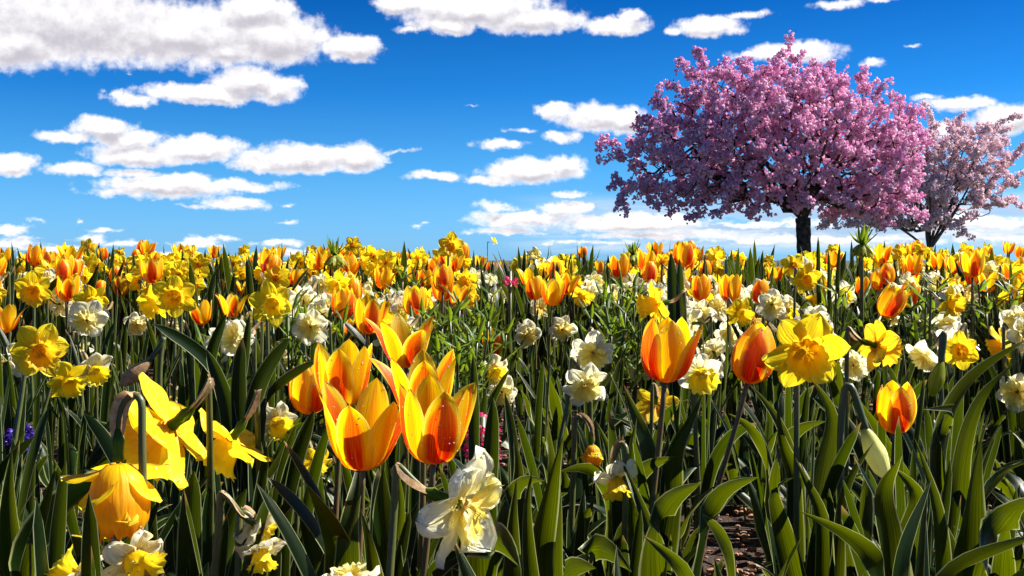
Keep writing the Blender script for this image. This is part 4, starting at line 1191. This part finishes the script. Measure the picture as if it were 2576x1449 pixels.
leaf_plant('tulip plant with a rounded sunlit leaf folded over low right of centre', 1700, 1.2,
           [([(1650, 1290, 1.2), (1700, 1240, 1.18), (1765, 1215, 1.15)], .026, (.1, -.35, 1)), ([(1790, 1240, 1.2), (1850, 1215, 1.18), (1910, 1200, 1.15)], .020, (.1, -.2, 1)), ([(1640, 1330, 1.25), (1600, 1250, 1.25), (1560, 1150, 1.3)], .010, (1, 0, 0))])
leaf_plant('tulip plant with a long leaf pointing left over open soil at bottom right', 1800, 1.05,
           [([(1740, 1425, 1.05), (1680, 1390, 1.05), (1615, 1345, 1.05)], .020, (-.2, -.2, 1)), ([(1860, 1400, 1.1), (1810, 1330, 1.15), (1760, 1290, 1.2)], .018, (.2, -.3, 1))])
leaf_plant('tulip plant with bright V shaped leaf under the pale hanging bud', 2250, 1.25,
           [([(2230, 1340, 1.22), (2210, 1220, 1.2), (2270, 1145, 1.15)], .026, (1, .5, 0)), ([(2290, 1330, 1.25), (2330, 1240, 1.25), (2240, 1170, 1.25)], .022, (.5, -.2, .8)), ([(2200, 1380, 1.1), (2120, 1330, 1.1), (2010, 1285, 1.1)], .020, (-.1, -.3, 1))])
leaf_plant('tulip plant with crossing leaves and a white veined blade at lower right', 2360, 1.15,
           [([(2370, 1400, 1.1), (2350, 1250, 1.1), (2300, 1100, 1.1)], .014, (1, .4, 0)), ([(2400, 1380, 1.2), (2340, 1290, 1.2), (2370, 1230, 1.2)], .016, (1, .2, .2)), ([(2480, 1200, 1.3), (2530, 1170, 1.3), (2600, 1160, 1.3)], .014, (0, -.3, 1))])
leaf_plant('tulip plant with leaves fanning at the right behind the single tulip', 2400, 1.6,
           [([(2360, 1150, 1.6), (2400, 1000, 1.6), (2455, 930, 1.6), (2590, 850, 1.6)], .020, (-.4, -.3, 1)), ([(2420, 1130, 1.6), (2470, 990, 1.6), (2580, 890, 1.6)], .016, (.6, -.3, .6)), ([(2360, 1060, 1.6), (2420, 1020, 1.58), (2320, 1030, 1.5)], .012, (0, -.2, 1))])
leaf_plant('tulip plant with a leaf rising right of the big facing daffodil', 2010, 1.45,
           [([(1990, 1150, 1.45), (1960, 1050, 1.45), (1880, 960, 1.45)], .014, (1, .2, .2)), ([(2000, 1180, 1.45), (1960, 1120, 1.4), (1955, 1000, 1.4)], .016, (1, .4, 0)), ([(2080, 1150, 1.5), (2110, 1040, 1.5), (2040, 950, 1.5)], .020, (.7, -.2, .5))])
leaf_plant('tulip plant with leaves over the soil left of the hooked bud', 2080, 1.3,
           [([(2070, 1280, 1.3), (2030, 1220, 1.3), (2000, 1150, 1.3)], .014, (1, 0, 0)), ([(2110, 1290, 1.3), (2130, 1200, 1.3), (2200, 1110, 1.3)], .012, (1, .3, 0)), ([(1960, 1290, 1.3), (1930, 1220, 1.3), (2000, 1200, 1.3)], .018, (.5, -.3, .8))])
leaf_plant('tulip plant with wavy edged leaves by the soil patch at lower left', 200, 1.7,
           [([(190, 1330, 1.6), (240, 1320, 1.55), (262, 1385, 1.5)], .022, (.7, -.2, .5)), ([(300, 1310, 1.6), (250, 1260, 1.6), (215, 1205, 1.6)], .014, (1, .2, 0))])
leaf_plant('daffodil plant with blue green strap leaves between the two left front daffodils', 460, 1.15,
           [([(480, 1380, 1.15), (480, 1280, 1.15), (488, 1185, 1.15)], .015, (1, .1, 0)), ([(385, 1440, 1.4), (375, 1250, 1.4), (372, 1120, 1.4)], .009, (1, .5, 0)), ([(560, 1420, 1.2), (590, 1300, 1.2), (620, 1230, 1.2)], .013, (1, -.2, 0)), ([(520, 1420, 1.2), (515, 1330, 1.2), (530, 1210, 1.2)], .008, (1, .6, 0))], 'd')
leaf_plant('daffodil plant with long pale striped blades left of the front tulip pair', 700, 1.3,
           [([(705, 1300, 1.3), (740, 1150, 1.3), (790, 1030, 1.3)], .013, (1, .5, 0)), ([(690, 1330, 1.3), (710, 1200, 1.3), (745, 1070, 1.3)], .010, (1, -.5, 0)), ([(640, 1330, 1.3), (655, 1220, 1.3), (672, 1120, 1.3)], .008, (1, .5, 0))], 'd')
leaf_plant('daffodil plant with a dark broad blade right of the front tulips', 1240, 1.35,
           [([(1225, 1250, 1.35), (1235, 1100, 1.35), (1240, 1000, 1.35)], .013, (1, .2, 0)), ([(1300, 1230, 1.35), (1290, 1100, 1.35), (1270, 990, 1.35)], .008, (1, .4, 0)), ([(1190, 1150, 1.5), (1195, 1000, 1.5), (1190, 890, 1.5)], .009, (1, 0, 0))], 'd')
leaf_plant('daffodil plant with two dark upright blades rising into the tulips right of centre', 1690, 2.4,
           [([(1700, 850, 2.4), (1690, 720, 2.4), (1688, 635, 2.4)], .016, (1, .1, 0)), ([(1710, 850, 2.4), (1712, 740, 2.4), (1710, 650, 2.4)], .012, (1, -.2, 0))], 'd')
leaf_plant('daffodil plant with dark upright blades right of the trunk on the skyline', 2090, 3.2,
           [([(2058, 740, 3.2), (2058, 650, 3.2), (2058, 594, 3.2)], .008, (1, 0, 0)), ([(2105, 740, 3.2), (2108, 660, 3.2), (2112, 612, 3.2)], .008, (1, .2, 0)), ([(2085, 740, 3.2), (2086, 670, 3.2), (2083, 628, 3.2)], .007, (1, 0, 0))], 'd')
leaf_plant('daffodil plant with a broad arching blade on the left behind the daffodils', 445, 1.9,
           [([(560, 1000, 1.9), (550, 930, 1.9), (470, 860, 1.85), (385, 815, 1.8)], .014, (-.3, -.3, 1)), ([(520, 960, 1.9), (530, 880, 1.9), (570, 790, 1.9)], .013, (1, .1, .2)), ([(610, 960, 1.9), (620, 870, 1.9), (628, 790, 1.9)], .010, (1, .1, 0))], 'd')

leaf_plant('daffodil plant with broad dark blades fanned out behind the largest yellow daffodil', 620, 1.75,
           [([(600, 1000, 1.75), (600, 930, 1.75), (610, 850, 1.75)], .014, (1, .2, 0)), ([(640, 1000, 1.75), (670, 930, 1.75), (730, 850, 1.75)], .017, (1, -.2, .3)), ([(570, 1000, 1.75), (545, 940, 1.75), (520, 880, 1.75)], .015, (1, .2, 0)),
            ([(660, 1010, 1.7), (720, 950, 1.7), (800, 905, 1.7)], .012, (.5, -.2, .8))], 'd')
leaf_plant('tulip plant with low spreading leaves under the tall striped tulip', 1560, 1.35,
           [([(1530, 1180, 1.35), (1470, 1160, 1.35), (1400, 1190, 1.35)], .022, (0, -.4, 1)), ([(1580, 1210, 1.35), (1640, 1160, 1.33), (1700, 1150, 1.3)], .022, (.2, -.4, 1)), ([(1545, 1180, 1.35), (1520, 1100, 1.35), (1500, 1060, 1.35)], .016, (1, .5, 0))])
leaf_plant('tulip plant with dark drooping leaves left of the tall pointed leaves', 1290, 1.25,
           [([(1275, 1240, 1.25), (1330, 1190, 1.22), (1370, 1210, 1.2)], .020, (.2, -.4, 1)), ([(1300, 1250, 1.25), (1310, 1170, 1.25), (1290, 1090, 1.25)], .016, (1, .3, 0))])
leaf_plant('tulip plant with arching leaves between the closed tulip and the hooked bud', 1950, 1.6,
           [([(1960, 1130, 1.6), (2010, 1070, 1.58), (2080, 1060, 1.55)], .022, (.1, -.4, 1)), ([(1930, 1130, 1.6), (1890, 1060, 1.6), (1830, 1040, 1.6)], .022, (-.1, -.4, 1))])

# ---------------------------------------------------------------- filling the field
SOIL = [(310, 1325, 60, 2.3), (85, 1180, 45, 2.6), (850, 1120, 30, 2.6), (1800, 1370, 70, 2.1), (1760, 1300, 40, 2.2), (750, 1370, 30, 2.1), (2490, 1210, 45, 2.5), (1500, 1080, 35, 2.6), (1110, 1250, 25, 2.2), (1940, 1400, 30, 1.9), (2130, 1190, 25, 2.3)]
def blocked(px, pytop, halfw, d, tol=1.0):
    for (x, y, r, dd) in PROTECT:
        if d < dd + .02 and abs(px - x) < r * tol + halfw and pytop < y + r * .6:
            return True
    return False
def soil_blocked(px, pytop, halfw, d):
    for (x, y, r, dd) in SOIL:
        if d < dd and abs(px - x) < r + halfw * .4 and pytop < y - r * .3:
            return True
    return False

ZL = [(0, 'at the left edge'), (330, 'left of the dark crown imperial'), (760, 'by the dark crown imperial'), (1050, 'left of centre'),
      (1300, 'right of centre'), (1540, 'by the light crown imperial'), (1760, 'left of the thick dark trunk'), (2060, 'under the big cherry tree'), (2330, 'under the pale cherry tree')]
def zone(px):
    s = ZL[0][1]
    for a, n in ZL:
        if px >= a: s = n
    return s

def foot_taken(x, y, lst, r):
    for (a, b) in lst:
        if (a - x) ** 2 + (b - y) ** 2 < r * r: return True
    return False

# flowers in the rows behind
feet = []
R2 = random.Random(77)
def short(kind, band, zn):
    return '%s in the %s %s' % (kind, band, zn)
def fill_flowers():
    specs = []
    bands = [(2.2, 3.2, 105), (3.2, 4.3, 290), (4.3, 6.2, 470)]
    for (y0, y1, n) in bands:
        k = 0; tries = 0
        while k < n and tries < n * 30:
            tries += 1
            y = math.sqrt(R2.uniform(y0 * y0, y1 * y1)); x = R2.uniform(-.50, .50) * y * 1.0
            if foot_taken(x, y, feet, .055): continue
            px = 1288 + x / y * F
            c = R2.random()
            if y > 4.6: kind = 'yellow' if c < .45 else 'orange' if c < .62 else 'tulip' if c < .86 else 'cream'
            elif y > 3.4: kind = 'yellow' if c < .34 else 'orange' if c < .48 else 'tulip' if c < .82 else 'cream'
            else: kind = 'yellow' if c < .28 else 'orange' if c < .36 else 'tulip' if c < .62 else 'cream'
            gz = ground_z(y)
            h = {'tulip': R2.gauss(.385, .024), 'yellow': R2.gauss(.372, .034), 'orange': R2.gauss(.372, .024), 'cream': R2.gauss(.335, .03)}[kind]
            z = gz + h
            tz = z + (.08 if kind == 'tulip' else .04)
            py = HZ - (tz - EYE) / y * F
            if py < 604 or (py < 632 and R2.random() < .72): continue
            if blocked(px, py, .035 / y * F, y, 1.05 if y < 4 else .8): continue
            feet.append((x, y)); k += 1
            specs.append((y, x, z, kind, px))
    specs.sort()
    n_t = sum(1 for o in COL.objects if o.name.split('.')[0] == 'tulip')
    n_d = sum(1 for o in COL.objects if o.name.split('.')[0] == 'daffodil')
    rest = {'tulip': Geo(), 'daffodil': Geo()}
    rm = {'tulip': [M['tulip_outer'], M['tulip_inner'], M['stem']], 'daffodil': [M['daff'], M['daff_cup'], M['orange_cup'], M['cream'], M['cream_cup'], M['stem']]}
    for (y, x, z, kind, px) in specs:
        near = y < 3.4
        band = 'middle rows' if y < 4.3 else 'far rows'
        zn = zone(px)
        P = Vector((x, y, z))
        fam = 'tulip' if kind == 'tulip' else 'daffodil'
        if kind == 'tulip':
            ax = (R2.gauss(0, .12), R2.gauss(0, .1), 1); H = R2.uniform(.064, .092)
        else:
            ax = (R2.uniform(-.8, .8), -R2.uniform(.2, 1) if R2.random() < .8 else .6, R2.uniform(-.5, .15)); H = R2.uniform(.066, .100)
        if kind == 'tulip' and n_t < 295:
            n_t += 1
            tulip(P, H, R2.choice((.0, .0, .25, .5, .25, .75)), ax, R2.uniform(0, 6.3), short('small orange yellow tulip', band, zn), 'small tulips in the %s %s' % (band, zn), None, 1 if y < 5 else 0, None, near, R2.randint(0, 7))
        elif kind != 'tulip' and n_d < 298:
            n_d += 1
            nm = {'yellow': 'small yellow daffodil', 'orange': 'small orange cupped daffodil', 'cream': 'small white daffodil'}[kind]
            daffodil(P, H, ax, R2.uniform(0, 6), short(nm, band, zn), kind, '%ss in the %s %s' % (nm, band, zn), None, 2 if y < 4.2 else (1 if y < 4.8 else 0), near, 0.0, R2.randint(0, 6))
        else:
            me = R2.choice(FT) if kind == 'tulip' else R2.choice(FD[kind])
            V = np.empty(len(me.vertices) * 3); me.vertices.foreach_get('co', V)
            uvv = np.zeros((len(me.vertices), 2)); li = np.empty(len(me.loops), dtype=np.int64); me.loops.foreach_get('vertex_index', li)
            ud = np.empty(len(li) * 2); me.uv_layers[0].data.foreach_get('uv', ud); uvv[li] = ud.reshape(-1, 2)
            Tm = np.array(axis_mtx(P, ax, R2.uniform(0, 6)) @ Matrix.Scale(H / (.08 if fam == 'tulip' else .088), 4))
            g = rest[fam]; base_n = g.n
            V = V.reshape(-1, 3) @ Tm[:3, :3].T + Tm[:3, 3]
            mi = np.empty(len(me.polygons), dtype=np.int32); me.polygons.foreach_get('material_index', mi)
            mp = [rm[fam].index(m) for m in me.materials]
            g.V.append(V); g.UV.append(uvv)
            g.F += [tuple(i + base_n for i in p.vertices) for p in me.polygons]; g.M += [mp[i] for i in mi]; g.n += len(V)
            g.add(*tube([(x, y, ground_z(y)), (x, y, z - .03), P], .0035, 4, False), len(rm[fam]) - 1)
    for fam, lab in (('tulip', 'mass of tiny orange tulips in the farthest rows on the skyline'), ('daffodil', 'mass of tiny yellow and white daffodils in the farthest rows on the skyline')):
        if rest[fam].n:
            o = ob('far_' + fam + 's', rest[fam].mesh('far_' + fam + 's', rm[fam])); tag(o, lab, fam + 's', kind='stuff')
    print('flowers', len(specs), n_t, n_d)
fill_flowers()

# leaf tufts
def tuft_mesh(pool_kind, n, seed):
    r = random.Random(seed); g = Geo()
    for k in range(n):
        a = k * 2.4 + r.random(); 
        b = blade(pool_kind, r.uniform(.24, .36) if pool_kind == 'd' else r.uniform(.18, .26), r.choice((.05, .1, .3, .5, .9)), r.uniform(.02, .15), r.uniform(-1.2, 1.2), seed * 20 + k, nv=9)
        g.add(*b, 0, Matrix.Translation((.02 * math.cos(a), .02 * math.sin(a), 0)) @ Rz(a))
    return g.mesh('leaf_tuft', [M['leaf_d' if pool_kind == 'd' else 'leaf_t']])
TM = [tuft_mesh('d', 6, s) for s in range(6)]

def fill_tufts():
    spots = []
    k = 0; tries = 0
    nk = {'d': 0, 't': 0}
    while tries < 9000 and k < 520:
        tries += 1
        y = R2.uniform(.95, 4.4) if R2.random() < .55 else R2.uniform(1.3, 3.0)
        x = R2.uniform(-.52, .52) * y
        if foot_taken(x, y, spots, .058 + .006 * y): continue
        px = 1288 + x / y * F
        kind = 'd' if R2.random() < (.62 if px < 1300 else .28) or y > 2.6 else 't'
        if y < 1.25 and kind == 'd' and R2.random() < .3: kind = 't'
        if nk[kind] >= (275 if kind == 'd' else 270): continue
        s = R2.uniform(.8, 1.08) if y < 3 else R2.uniform(.9, 1.3)
        h = (.33 if kind == 'd' else .23) * s
        ok = False
        for _ in range(5):
            top = HZ - (ground_z(y) + h - EYE) / y * F
            hw = (.04 if kind == 'd' else .07) / y * F
            if not blocked(px, top, hw * .5, y, .85) and not soil_blocked(px, top, hw, y): ok = True; break
            s *= .85; h *= .85
        if not ok or s < .45: continue
        spots.append((x, y)); k += 1; nk[kind] += 1
        r = root('daffodil_plant' if kind == 'd' else 'tulip_plant', (x, y, ground_z(y)), R2.uniform(0, 6))
        zn = zone(px)
        band = 'nearest rows' if y < 1.8 else 'second rows' if y < 3 else 'middle rows'
        nm = 'narrow flowerless leaf tuft' if kind == 'd' else 'broad flowerless leaf rosette'
        tag(r, '%s in the %s %s' % (nm, band, zn), 'leafy plant', '%s in the %s %s' % (nm, band, zn))
        n = R2.randint(4, 7) if kind == 'd' else R2.randint(3, 4)
        add_leaves(r, DL if kind == 'd' else TL, n, s * .8, s * 1.1, .018)
    print('tufts', k)
    # behind: whole tufts as single meshes, the foliage of the far rows
    g = Geo(); n = 0
    while n < 420:
        y = math.sqrt(R2.uniform(4.0 ** 2, 6.5 ** 2)); x = R2.uniform(-.50, .50) * y
        n += 1
        a = R2.uniform(0, 6); s = R2.uniform(.85, 1.38)
        me = R2.choice(TM)
        V = np.empty(len(me.vertices) * 3); me.vertices.foreach_get('co', V)
        T_ = Matrix.Translation((x, y, ground_z(y))) @ Rz(a) @ Matrix.Scale(s, 4)
        uvv = np.zeros((len(me.vertices), 2)); li = np.empty(len(me.loops), dtype=np.int64); me.loops.foreach_get('vertex_index', li)
        ud = np.empty(len(li) * 2); me.uv_layers[0].data.foreach_get('uv', ud); uvv[li] = ud.reshape(-1, 2)
        g.add(V.reshape(-1, 3), [tuple(p.vertices) for p in me.polygons], uvv, 0, T_)
    o = ob('far_foliage', g.mesh('far_foliage', [M['leaf_d']]))
    tag(o, 'mass of narrow green leaves between the far rows of flowers', 'foliage', kind='stuff')
fill_tufts()
print('objects', len(bpy.data.objects))
